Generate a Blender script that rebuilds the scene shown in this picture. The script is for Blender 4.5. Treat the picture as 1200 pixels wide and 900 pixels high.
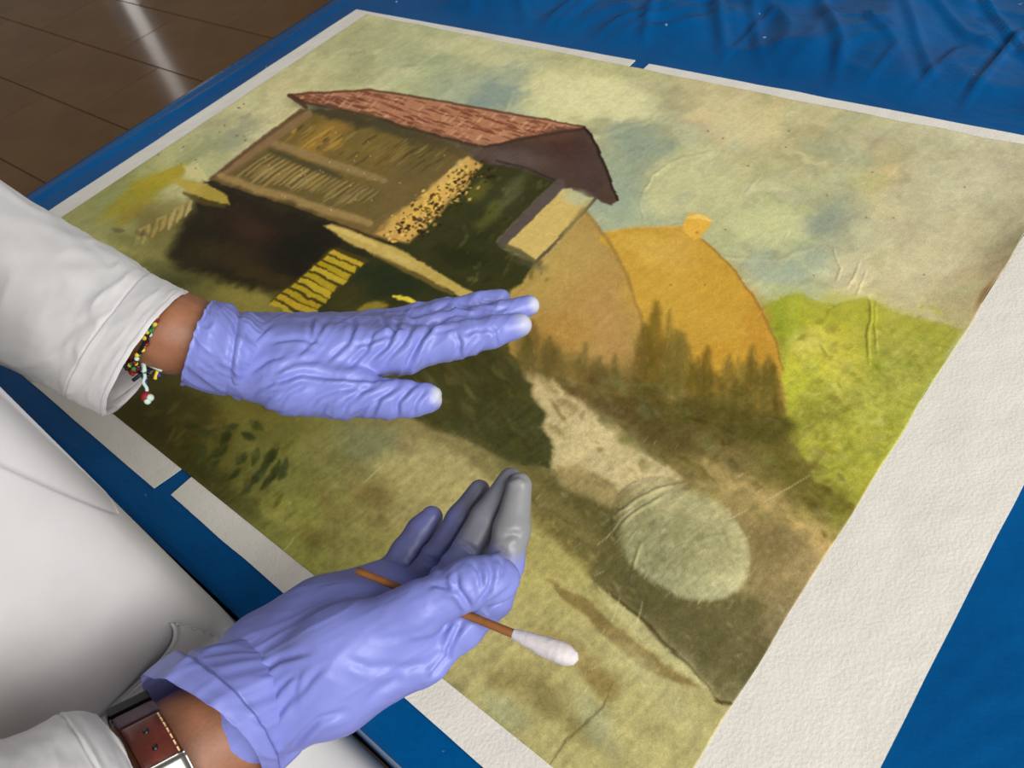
import bpy, math, random
import numpy as np
from mathutils import Matrix, Vector

for o in list(bpy.data.objects):
    bpy.data.objects.remove(o)
COL = bpy.context.scene.collection
SC = bpy.context.scene
rng = np.random.default_rng(7)
random.seed(7)

# ------------------------------------------------------------------ camera
FX0, FX1, FY0, FY1 = -5.4, 4.2, -1.8, 3.8    # the room's floor
TZ = 0.85                                   # height of the table top
FPX = 955.486
CAM = np.array([1.09207503, -0.06913691, 0.51924741 + TZ])
RM = np.array([[0.7546517, 0.62603436, -0.19642248],
               [0.37515269, -0.65730316, -0.65361534],
               [-0.53829478, 0.41956351, -0.73089342]])   # right, down, forward
cd = bpy.data.cameras.new('camera')
co = bpy.data.objects.new('camera', cd)
COL.objects.link(co)
M4 = Matrix.Identity(4)
for r in range(3):
    M4[r][0] = RM[0][r]; M4[r][1] = -RM[1][r]; M4[r][2] = -RM[2][r]; M4[r][3] = CAM[r]
co.matrix_world = M4
cd.sensor_width = 36.0
cd.lens = 36.0 * FPX / 1200.0
cd.clip_start = 0.01
cd.dof.use_dof = True
cd.dof.focus_distance = 0.56
cd.dof.aperture_fstop = 20.0
SC.camera = co

# ------------------------------------------------------------------ light
SC.view_settings.view_transform = 'Standard'
SC.view_settings.look = 'None'
SC.view_settings.exposure = 0.0
SC.view_settings.gamma = 1.0
SC.view_settings.use_curve_mapping = False
wd = bpy.data.worlds.new('room_light')
SC.world = wd
wd.use_nodes = True
wd.node_tree.nodes['Background'].inputs[0].default_value = (0.93, 0.96, 1.0, 1)
wd.node_tree.nodes['Background'].inputs[1].default_value = 0.235


def area(name, loc, target, sx, sy, power, col):
    l = bpy.data.lights.new(name, 'AREA')
    l.shape = 'RECTANGLE'; l.size = sx; l.size_y = sy; l.energy = power; l.color = col
    o = bpy.data.objects.new(name, l)
    COL.objects.link(o)
    o.location = loc
    o.rotation_euler = (Vector(target) - Vector(loc)).to_track_quat('-Z', 'Y').to_euler()
    return o


area('window_light', (4.35, -0.45, TZ + 2.5), (0.75, 0.2, TZ), 3.6, 2.4, 300, (1.0, 0.985, 0.955))
area('far_window_light', (FX0 + 0.02, 2.56, 0.95), (0.0, 2.56, 0.95), 0.10, 1.3, 0.9, (1.0, 0.97, 0.92))


# ------------------------------------------------------------------ helpers
def ray(px, py):
    px = np.asarray(px, float); py = np.asarray(py, float)
    v = np.stack([(px - 600) / FPX, (py - 450) / FPX, np.ones_like(px)], -1)
    return v @ RM


def Q(px, py, d):
    """point seen at (px, py) at depth d metres"""
    return CAM + ray(px, py) * np.asarray(d, float)[..., None]


def P(px, py, h=0.0):
    """point seen at (px, py) at height h above the table"""
    d = ray(px, py)
    t = (TZ + h - CAM[2]) / d[..., 2]
    return CAM + d * t[..., None]


def proj(V):
    c = (V - CAM) @ RM.T
    return 600 + FPX * c[..., 0] / c[..., 2], 450 + FPX * c[..., 1] / c[..., 2], c[..., 2]


def s2l(c):
    c = np.asarray(c, float) / 255.0
    return np.where(c <= 0.04045, c / 12.92, ((c + 0.055) / 1.055) ** 2.4)


def tag(o, label=None, cat=None, group=None, kind=None):
    if label: o['label'] = label
    if cat: o['category'] = cat
    if group: o['group'] = group
    if kind: o['kind'] = kind
    return o


def empty(name, loc):
    o = bpy.data.objects.new(name, None)
    COL.objects.link(o)
    o.location = loc
    o.empty_display_size = 0.05
    bpy.context.view_layer.update()
    return o


def mesh_np(name, V, F, mat, parent=None, smooth=True, colors=None):
    """F: list of index arrays (n,3) / (n,4)"""
    if isinstance(F, np.ndarray): F = [F]
    me = bpy.data.meshes.new(name)
    V = np.asarray(V, np.float32)
    if parent is not None:
        q = parent
        while q is not None:
            V = V - np.array(q.location, np.float32); q = q.parent
    nl = sum(f.size for f in F); nf = sum(len(f) for f in F)
    me.vertices.add(len(V)); me.loops.add(nl); me.polygons.add(nf)
    me.vertices.foreach_set('co', V.ravel())
    me.loops.foreach_set('vertex_index', np.concatenate([f.ravel() for f in F]).astype(np.int32))
    tot = np.concatenate([np.full(len(f), f.shape[1]) for f in F]).astype(np.int32)
    st = np.concatenate([[0], np.cumsum(tot)[:-1]]).astype(np.int32)
    me.polygons.foreach_set('loop_start', st)
    me.polygons.foreach_set('loop_total', tot)
    me.polygons.foreach_set('use_smooth', np.full(nf, smooth))
    me.update(calc_edges=True)
    if colors is not None:
        a = me.color_attributes.new('tint', 'FLOAT_COLOR', 'POINT')
        c = np.ones((len(V), 4), np.float32); c[:, :3] = colors
        a.data.foreach_set('color', c.ravel())
    me.validate()
    if mat is not None: me.materials.append(mat)
    o = bpy.data.objects.new(name, me)
    COL.objects.link(o)
    if parent is not None: o.parent = parent
    return o


def obj_from(name, me, parent):
    o = bpy.data.objects.new(name, me)
    COL.objects.link(o); o.parent = parent
    return o


def grid_faces(nu, nv, wrap_v=False):
    i = np.arange(nu - 1)[:, None]
    nvv = nv if wrap_v else nv - 1
    j = np.arange(nvv)[None, :]
    j2 = (j + 1) % nv
    a = i * nv + j; b = i * nv + j2; c = (i + 1) * nv + j2; d = (i + 1) * nv + j
    return np.stack([a, b, c, d], -1).reshape(-1, 4)


def hash3(ix, iy, iz, seed):
    n = (ix * 374761393 + iy * 668265263 + iz * 2147483647 + seed * 1274126177) & 0xffffffff
    n = ((n ^ (n >> 13)) * 1274126177) & 0xffffffff
    n = (n ^ (n >> 16)) & 0xffffffff
    return n / 4294967295.0


def noise3(p, seed=0):
    p = np.asarray(p, float)
    f = np.floor(p).astype(np.int64); t = p - f
    t = t * t * (3 - 2 * t)
    r = 0
    for dx in (0, 1):
        for dy in (0, 1):
            for dz in (0, 1):
                w = (t[..., 0] if dx else 1 - t[..., 0]) * (t[..., 1] if dy else 1 - t[..., 1]) * (t[..., 2] if dz else 1 - t[..., 2])
                r = r + w * hash3(f[..., 0] + dx, f[..., 1] + dy, f[..., 2] + dz, seed)
    return r * 2 - 1


def fbm3(p, oct=3, seed=0):
    r = 0; a = 1.0; s = 0
    for k in range(oct):
        r = r + a * noise3(p * 2 ** k + 17.3 * k, seed + k); s += a; a *= 0.5
    return r / s


def vnormals(V, F):
    n = np.zeros_like(V)
    for f in (F if isinstance(F, list) else [F]):
        a, b, c = V[f[:, 0]], V[f[:, 1]], V[f[:, 2]]
        fn = np.cross(b - a, c - a)
        if f.shape[1] == 4:
            fn = fn + np.cross(c - a, V[f[:, 3]] - a)
        for k in range(f.shape[1]):
            for ax in range(3):
                n[:, ax] += np.bincount(f[:, k], fn[:, ax], len(V))
    return n / (np.linalg.norm(n, axis=1, keepdims=True) + 1e-12)


def catmull(A, n):
    """A (k,m) -> (n,m) through the rows"""
    A = np.asarray(A, float); k = len(A)
    t = np.linspace(0, k - 1, n); i = np.clip(np.floor(t).astype(int), 0, k - 2); u = (t - i)[:, None]
    p0 = A[np.maximum(i - 1, 0)]; p1 = A[i]; p2 = A[i + 1]; p3 = A[np.minimum(i + 2, k - 1)]
    return 0.5 * ((2 * p1) + (p2 - p0) * u + (2 * p0 - 5 * p1 + 4 * p2 - p3) * u ** 2 + (3 * p1 - p0 - 3 * p2 + p3) * u ** 3)


def seg_dist(px, py, pts):
    """signed distance (left +) and along-parameter to an open polyline"""
    best = np.full(px.shape, 1e9); sgn = np.ones(px.shape); par = np.zeros(px.shape)
    pts = np.asarray(pts, float)
    L = np.concatenate([[0], np.cumsum(np.linalg.norm(np.diff(pts, axis=0), axis=1))])
    for k in range(len(pts) - 1):
        ax, ay = pts[k]; bx, by = pts[k + 1]
        dx, dy = bx - ax, by - ay; l2 = dx * dx + dy * dy + 1e-9
        t = np.clip(((px - ax) * dx + (py - ay) * dy) / l2, 0, 1)
        qx = px - ax - t * dx; qy = py - ay - t * dy
        d = np.hypot(qx, qy); m = d < best
        best = np.where(m, d, best)
        sgn = np.where(m, np.sign(dx * qy - dy * qx + 1e-12), sgn)
        par = np.where(m, (L[k] + t * (L[k + 1] - L[k])) / L[-1], par)
    return best, sgn, par


def sculpt(V, N, strokes):
    """press folds into the skin of a mesh: (polyline, width, depth)"""
    px, py, _ = proj(V)
    face = np.einsum('ij,ij->i', N, CAM - V) > 0
    d = np.zeros(len(V))
    for pts, w, a in strokes:
        q = np.asarray(pts, float)
        m = face & (px > q[:, 0].min() - 5 * w) & (px < q[:, 0].max() + 5 * w) & (py > q[:, 1].min() - 5 * w) & (py < q[:, 1].max() + 5 * w)
        if not m.any(): continue
        ds, sg, t = seg_dist(px[m], py[m], q)
        s = ds * sg
        fade = np.clip(np.minimum(t, 1 - t) * 4 + 0.15, 0, 1)
        d[m] += fade * a * (-np.exp(-(s / w) ** 2) + 0.75 * np.exp(-((s - 2.0 * w) / (1.4 * w)) ** 2) + 0.3 * np.exp(-((s + 2.2 * w) / (1.4 * w)) ** 2))
    return V + N * d[:, None]


# ---- materials
def new_mat(name):
    m = bpy.data.materials.new(name); m.use_nodes = True
    nt = m.node_tree
    b = nt.nodes['Principled BSDF']
    return m, nt, b


def add_bump(nt, b, height, strength, dist):
    bp = nt.nodes.new('ShaderNodeBump')
    bp.inputs['Strength'].default_value = strength
    bp.inputs['Distance'].default_value = dist
    nt.links.new(height, bp.inputs['Height'])
    nt.links.new(bp.outputs[0], b.inputs['Normal'])
    return bp


def noise_node(nt, scale, detail=4, rough=0.55, vec=None):
    n = nt.nodes.new('ShaderNodeTexNoise')
    n.inputs['Scale'].default_value = scale
    n.inputs['Detail'].default_value = detail
    n.inputs['Roughness'].default_value = rough
    if vec is not None: nt.links.new(vec, n.inputs['Vector'])
    return n


def coords(nt, scale=(1, 1, 1)):
    tc = nt.nodes.new('ShaderNodeTexCoord')
    mp = nt.nodes.new('ShaderNodeMapping')
    mp.inputs['Scale'].default_value = scale
    nt.links.new(tc.outputs['Object'], mp.inputs['Vector'])
    return mp.outputs[0]


def simple_mat(name, rgb, rough=0.6, spec=0.5, metal=0.0, var=0.08, nscale=60, bump=0.0, bscale=300, bdist=0.001, coat=0.0, sss=0.0):
    m, nt, b = new_mat(name)
    lin = s2l(rgb)
    v = coords(nt)
    n = noise_node(nt, nscale, 4, 0.6, v)
    cr = nt.nodes.new('ShaderNodeValToRGB')
    cr.color_ramp.elements[0].position = 0.3; cr.color_ramp.elements[1].position = 0.7
    cr.color_ramp.elements[0].color = (*np.clip(lin * (1 - var), 0, 1), 1)
    cr.color_ramp.elements[1].color = (*np.clip(lin * (1 + var), 0, 1), 1)
    nt.links.new(n.outputs['Fac'], cr.inputs['Fac'])
    nt.links.new(cr.outputs[0], b.inputs['Base Color'])
    b.inputs['Roughness'].default_value = rough
    b.inputs['Specular IOR Level'].default_value = spec
    b.inputs['Metallic'].default_value = metal
    if coat: b.inputs['Coat Weight'].default_value = coat
    if sss:
        b.inputs['Subsurface Weight'].default_value = sss
        b.inputs['Subsurface Radius'].default_value = (0.006, 0.003, 0.0015)
        b.inputs['Subsurface Scale'].default_value = 0.5
    if bump:
        n2 = noise_node(nt, bscale, 3, 0.6, v)
        add_bump(nt, b, n2.outputs['Fac'], bump, bdist)
    return m


def tint_mat(name, rough, spec=0.5, bumps=((300, 0.1, 0.001),), grain=0.0, gscale=900):
    """colour from the mesh's own pigment attribute"""
    m, nt, b = new_mat(name)
    at = nt.nodes.new('ShaderNodeAttribute'); at.attribute_name = 'tint'
    v = coords(nt)
    src = at.outputs['Color']
    if grain:
        n = noise_node(nt, gscale, 3, 0.7, v)
        mr = nt.nodes.new('ShaderNodeMapRange')
        mr.inputs['From Min'].default_value = 0.3; mr.inputs['From Max'].default_value = 0.7
        mr.inputs['To Min'].default_value = 1 - grain; mr.inputs['To Max'].default_value = 1 + grain
        nt.links.new(n.outputs['Fac'], mr.inputs['Value'])
        mx = nt.nodes.new('ShaderNodeVectorMath'); mx.operation = 'SCALE'
        nt.links.new(src, mx.inputs[0]); nt.links.new(mr.outputs[0], mx.inputs['Scale'])
        src = mx.outputs[0]
    nt.links.new(src, b.inputs['Base Color'])
    b.inputs['Roughness'].default_value = rough
    b.inputs['Specular IOR Level'].default_value = spec
    prev = None
    for sc, st, di in bumps:
        n = noise_node(nt, sc, 4, 0.6, v)
        bp = nt.nodes.new('ShaderNodeBump')
        bp.inputs['Strength'].default_value = st; bp.inputs['Distance'].default_value = di
        nt.links.new(n.outputs['Fac'], bp.inputs['Height'])
        if prev is not None: nt.links.new(prev, bp.inputs['Normal'])
        prev = bp.outputs[0]
    if prev is not None: nt.links.new(prev, b.inputs['Normal'])
    return m


def box_arrays(x0, x1, y0, y1, z0, z1, bev=0.0):
    if bev <= 0:
        V = np.array([[x, y, z] for z in (z0, z1) for (x, y) in ((x0, y0), (x1, y0), (x1, y1), (x0, y1))], float)
        F = np.array([[3, 2, 1, 0], [4, 5, 6, 7], [0, 1, 5, 4], [1, 2, 6, 5], [2, 3, 7, 6], [3, 0, 4, 7]])
        return V, F
    b = bev
    V = np.array([[x, y, z] for (z, k) in ((z0, 0), (z1 - b, 0), (z1, b)) for (x, y) in ((x0 + k, y0 + k), (x1 - k, y0 + k), (x1 - k, y1 - k), (x0 + k, y1 - k))], float)
    F = [[3, 2, 1, 0], [8, 9, 10, 11]]
    for r in (0, 4):
        for j in range(4):
            F.append([r + j, r + (j + 1) % 4, r + 4 + (j + 1) % 4, r + 4 + j])
    return V, np.array(F)


# ------------------------------------------------------------------ floor
m_grout = simple_mat('grout', (72, 50, 30), 0.8, 0.3, var=0.15)
m_tile, nt, b = new_mat('brown_floor_tile')
v = coords(nt)
n1 = noise_node(nt, 3.0, 5, 0.6, v)
cr = nt.nodes.new('ShaderNodeValToRGB')
cr.color_ramp.elements[0].position = 0.3; cr.color_ramp.elements[1].position = 0.72
cr.color_ramp.elements[0].color = (*s2l((98, 66, 34)), 1)
cr.color_ramp.elements[1].color = (*s2l((116, 82, 46)), 1)
nt.links.new(n1.outputs['Fac'], cr.inputs['Fac'])
nt.links.new(cr.outputs[0], b.inputs['Base Color'])
b.inputs['Roughness'].default_value = 0.13
b.inputs['Specular IOR Level'].default_value = 0.16
n2 = noise_node(nt, 40, 3, 0.6, v)
add_bump(nt, b, n2.outputs['Fac'], 0.04, 0.002)

V, F = box_arrays(FX0, FX1, FY0, FY1, -0.1, -0.004)
floor = mesh_np('floor', V, F, m_grout, None, smooth=False)
tag(floor, kind='structure')
TW, TD, G = 0.76, 0.37, 0.0024
tV, tF = box_arrays(-TW / 2 + G, TW / 2 - G, -TD / 2 + G, TD / 2 - G, -0.0045, 0.0, 0.0015)
tile_me = None
row = 0
y = 0.60 - 6 * TD
while y < FY1 - TD:
    off = -2.82 + (TW / 2 if row % 2 else 0)
    k0 = math.ceil((FX0 - off) / TW); k1 = math.floor((FX1 - off) / TW)
    for k in range(k0, k1):
        x = off + (k + 0.5) * TW
        if tile_me is None:
            o = mesh_np('tile', tV, tF, m_tile, None, smooth=False)
            tile_me = o.data
            o.parent = floor
        else:
            o = obj_from('tile', tile_me, floor)
        o.location = (x, y + TD / 2, 0)
    y += TD
    row += 1

# ------------------------------------------------------------------ table
TX0, TX1, TY0, TY1 = -0.108, 1.62, -0.049, 1.36
m_wood = simple_mat('table_wood', (150, 120, 88), 0.5, 0.4, var=0.15, nscale=12)
table = empty('table', ((TX0 + TX1) / 2, (TY0 + TY1) / 2, 0))
V, F = box_arrays(TX0, TX1, TY0, TY1, TZ - 0.036, TZ - 0.006, 0.003)
mesh_np('tabletop', V, F, m_wood, table, smooth=False)
for (lx, ly) in ((TX0 + .05, TY0 + .28), (TX1 - .1, TY0 + .28), (TX1 - .1, TY1 - .1), (TX0 + .05, TY1 - .1)):
    V, F = box_arrays(lx, lx + .05, ly, ly + .05, 0.0, TZ - 0.036, 0.002)
    mesh_np('leg', V, F, m_wood, table, smooth=False)
tag(table, 'wide worktable hidden under a blue plastic sheet', 'table')

# ------------------------------------------------------------------ blue plastic sheet
m_tarp, nt, b = new_mat('blue_plastic_film')
v = coords(nt)
n1 = noise_node(nt, 5, 4, 0.6, v)
cr = nt.nodes.new('ShaderNodeValToRGB')
cr.color_ramp.elements[0].position = 0.3; cr.color_ramp.elements[1].position = 0.7
cr.color_ramp.elements[0].color = (*s2l((0, 66, 118)), 1)
cr.color_ramp.elements[1].color = (*s2l((0, 82, 140)), 1)
nt.links.new(n1.outputs['Fac'], cr.inputs['Fac'])
# scattered pale scuffs
n3 = noise_node(nt, 75, 2, 0.5, v)
cr3 = nt.nodes.new('ShaderNodeValToRGB')
cr3.color_ramp.elements[0].position = 0.755; cr3.color_ramp.elements[1].position = 0.79
nt.links.new(n3.outputs['Fac'], cr3.inputs['Fac'])
mx = nt.nodes.new('ShaderNodeMix'); mx.data_type = 'RGBA'
mx.inputs['B'].default_value = (*s2l((150, 180, 205)), 1)
nt.links.new(cr3.outputs[0], mx.inputs['Factor'])
nt.links.new(cr.outputs[0], mx.inputs['A'])
nt.links.new(mx.outputs['Result'], b.inputs['Base Color'])
b.inputs['Roughness'].default_value = 0.27
b.inputs['Specular IOR Level'].default_value = 0.13
v2 = coords(nt, (1, 2.2, 1))
n2 = noise_node(nt, 38, 5, 0.6, v2)
add_bump(nt, b, n2.outputs['Fac'], 0.28, 0.006)


def tarp_coord(a, b_, n):
    """unfolded sheet coordinate -> (position, drop) along one axis"""
    H = 0.34
    s = np.linspace(a - H, b_ + H, n)
    pos = np.clip(s, a, b_)
    drop = np.maximum(a - s, 0) + np.maximum(s - b_, 0)
    out = np.where(s < a, -1, np.where(s > b_, 1, 0))
    return s, pos, drop, out


sx, bx_, dx_, ox_ = tarp_coord(TX0 - 0.003, TX1 + 0.003, 520)
sy, by_, dy_, oy_ = tarp_coord(TY0 - 0.003, TY1 + 0.003, 440)
X, Y = np.meshgrid(bx_, by_, indexing='ij')
SXg, SYg = np.meshgrid(sx, sy, indexing='ij')
DX, DY = np.meshgrid(dx_, dy_, indexing='ij')
OX, OY = np.meshgrid(ox_, oy_, indexing='ij')
pn = np.stack([SXg, SYg, np.zeros_like(SXg)], -1)
flat = np.clip(np.maximum((X - 1.11) * .3, (Y - 0.742) * np.clip((X + .09) / .06, 0, 1)) / 0.08, 0, 1)
flat = flat * flat * (3 - 2 * flat)
w1 = 1 - np.abs(fbm3(pn * np.array([5.0, 2.4, 1]) + 0.7 * noise3(pn * 4)[..., None], 3, 3))
w2 = 1 - np.abs(fbm3(pn * np.array([11, 17, 1]) + 3.1, 2, 9))
Zt = -0.0005 + flat * (0.020 * w1 ** 3 - 0.004 + 0.005 * w2 ** 4)
# pressed-in creases of the unfolded sheet
tx, ty, _ = proj(np.stack([X, Y, np.full_like(X, TZ)], -1))
top = (DX + DY) == 0
for pts, w, a in [([(1197, 40), (1150, 95), (1108, 150)], 3.0, .006), ([(1150, 0), (1195, 55), (1230, 90)], 4, .005),
                  ([(905, 22), (860, 62), (826, 88)], 2.5, .003), ([(1015, 30), (1050, 62), (1000, 118)], 3, .003),
                  ([(655, 34), (700, 2)], 3, .003), ([(770, 0), (752, 60)], 5, .005), ([(838, 0), (850, 62), (842, 84)], 6, .006),
                  ([(880, 0), (890, 70), (905, 96)], 5, .004), ([(1090, 0), (1130, 40), (1200, 66)], 4, .004),
                  ([(1122, 60), (1040, 140)], 3, .003), ([(610, 0), (620, 40)], 5, .004), ([(960, 0), (985, 60), (975, 120)], 6, .005),
                  ([(1060, 10), (1090, 90)], 5, .004), ([(560, 0), (545, 28)], 4, .003), ([(500, 0), (560, 14)], 4, .003),
                  ([(1120, 800), (1160, 760), (1200, 742)], 5, .002), ([(1090, 870), (1150, 820), (1200, 806)], 6, .002), ([(1130, 890), (1200, 850)], 5, .002),
                  ([(1150, 690), (1165, 700)], 2, .002), ([(1176, 830), (1200, 815)], 4, .0015)]:
    ds, sg, t = seg_dist(tx, ty, pts)
    Zt += top * np.maximum(flat, 0.3 * (ty > 500)) * a * (np.exp(-(ds / w) ** 2) - 0.4 * np.exp(-((ds * sg - 2.5 * w) / (1.6 * w)) ** 2))
Zt = np.maximum(Zt, -0.0035)
# near hem along the table edge: a long shallow ridge on the left side
Zt += np.where(X < -0.045, 0.0035 * np.exp(-((X + 0.083 + 0.006 * np.sin(Y * 9)) / 0.006) ** 2), 0)
drop = np.maximum(DX, DY)
bulge = 0.004 + 0.016 * np.clip(drop / 0.3, 0, 1) * (0.6 + 0.6 * np.abs(noise3(np.stack([SXg * 9, SYg * 9, drop * 2], -1), 5)))
bulge = np.where((OY < 0) | (OX < 0), 0.004, bulge)
Xo = X + OX * np.where(DX > 0, bulge, 0); Yo = Y + OY * np.where(DY > 0, bulge, 0)
Zo = TZ + np.where(drop > 0, -drop, Zt)
tarp = mesh_np('plastic_sheet', np.stack([Xo, Yo, Zo], -1).reshape(-1, 3), grid_faces(520, 440), m_tarp)
tag(tarp, 'crumpled blue plastic sheet covering the worktable', 'plastic sheet')

# ------------------------------------------------------------------ white border strips
PW, PH = 1.0, 1 / 1.397
m_strip, nt, b = new_mat('white_rag_paper')
v = coords(nt)
n1 = noise_node(nt, 14, 3, 0.5, v)
cr = nt.nodes.new('ShaderNodeValToRGB')
cr.color_ramp.elements[0].color = (*s2l((212, 207, 196)), 1)
cr.color_ramp.elements[1].color = (*s2l((222, 217, 207)), 1)
nt.links.new(n1.outputs['Fac'], cr.inputs['Fac'])
nt.links.new(cr.outputs[0], b.inputs['Base Color'])
b.inputs['Roughness'].default_value = 0.75
b.inputs['Specular IOR Level'].default_value = 0.25
n2 = noise_node(nt, 420, 4, 0.5, v)
bp1 = add_bump(nt, b, n2.outputs['Fac'], 0.42, 0.0012)
n4 = noise_node(nt, 22, 2, 0.5, v)
bp2 = nt.nodes.new('ShaderNodeBump'); bp2.inputs['Strength'].default_value = 0.25; bp2.inputs['Distance'].default_value = 0.01
nt.links.new(n4.outputs['Fac'], bp2.inputs['Height']); nt.links.new(bp2.outputs[0], bp1.inputs['Normal'])


def strip(name, corners, label, seed, wave=0.0006):
    """quad a,b,c,d in table metres; long way a->b"""
    a, b_, c, d = [np.array(q, float) for q in corners]
    n, k = 90, 10
    u = np.linspace(0, 1, n)[:, None, None]; w = np.linspace(0, 1, k)[None, :, None]
    p = (1 - w) * ((1 - u) * a + u * b_) + w * ((1 - u) * d + u * c)
    s = np.concatenate([p * 14, np.full(p.shape[:2] + (1,), seed * 3.7)], -1)
    edge = 0.0007 * noise3(s * 2.0, seed)
    dirn = (d - a) / np.linalg.norm(d - a)
    p = p + dirn * (edge * np.where(w[..., 0] < 0.5, 1, 1))[..., None]
    z = wave * np.abs(noise3(s, seed + 4)) + 0.0015
    topv = np.concatenate([p, (TZ + z)[..., None]], -1)
    botv = np.concatenate([p, (TZ + z - 0.0012)[..., None]], -1)
    V = np.concatenate([topv.reshape(-1, 3), botv.reshape(-1, 3)])
    f = grid_faces(n, k)
    N0 = n * k
    per = list(range(0, k)) + [i * k + k - 1 for i in range(1, n)] + [(n - 1) * k + j for j in range(k - 2, -1, -1)] + [i * k for i in range(n - 2, 0, -1)]
    side = np.array([[per[i], per[(i + 1) % len(per)], per[(i + 1) % len(per)] + N0, per[i] + N0] for i in range(len(per))])
    o = mesh_np(name, V, [f, f[:, ::-1] + N0, side], m_strip, smooth=False)
    return tag(o, label, 'paper strip', 'white paper strips edging the watercolour')


strip('paper_strip', [(-0.036, -0.022), (-0.034, 0.7235), (0.004, 0.713), (0.004, -0.002)],
      'long white paper strip beside the painted yellow thatch, along the floor side', 1)
strip('paper_strip', [(-0.0335, 0.7240), (0.500, 0.7315), (0.500, 0.713), (0.0045, 0.7135)],
      'white paper strip above the painted house roof, bordering crumpled blue plastic', 2)
strip('paper_strip', [(0.522, 0.7300), (1.082, 0.7320), (1.0005, 0.713), (0.522, 0.713)],
      'white paper strip above the painted cloudy sky, bordering crumpled blue plastic', 3)
strip('paper_strip', [(1.083, -0.024), (1.0805, 0.7305), (0.9985, 0.712), (0.9985, -0.002)],
      'widest white paper strip with rough grain, beside the painted green bushes', 4)
strip('paper_strip', [(-0.035, -0.0255), (0.507, -0.0262), (0.512, 0.003), (0.0045, 0.003)],
      'white paper strip passing below the bracelet, on the coat side', 5)
strip('paper_strip', [(0.5285, -0.0215), (1.0815, -0.0265), (0.998, 0.003), (0.529, 0.003)],
      'white paper strip passing below the hand with the swab, on the coat side', 6)

# ------------------------------------------------------------------ the watercolour
NX, NY = 1040, 744
U, Vv = np.meshgrid(np.linspace(0, PW, NX), np.linspace(0, PH, NY))       # rows: y
PX, PY, _ = proj(np.stack([U, Vv, np.full_like(U, TZ + 0.002)], -1))


def up2(a, shape):
    h, w = a.shape
    yy = np.linspace(0, h - 1, shape[0]); xx = np.linspace(0, w - 1, shape[1])
    y0 = np.clip(np.floor(yy).astype(int), 0, h - 2); x0 = np.clip(np.floor(xx).astype(int), 0, w - 2)
    fy = yy - y0; fx = xx - x0
    fy = (fy * fy * (3 - 2 * fy))[:, None]; fx = (fx * fx * (3 - 2 * fx))[None, :]
    A = a[y0][:, x0]; B = a[y0][:, x0 + 1]; C_ = a[y0 + 1][:, x0]; D = a[y0 + 1][:, x0 + 1]
    return (A * (1 - fx) + B * fx) * (1 - fy) + (C_ * (1 - fx) + D * fx) * fy


def fbm2(cx, oct=4, gain=0.55, aspect=1.0):
    r = np.zeros((NY, NX)); a = 1; s = 0
    for k in range(oct):
        n = cx * 2 ** k
        r += a * up2(rng.uniform(-1, 1, (max(2, int(n * PH * aspect)) + 2, int(n) + 2)), (NY, NX)); s += a; a *= gain
    return r / s


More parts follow.
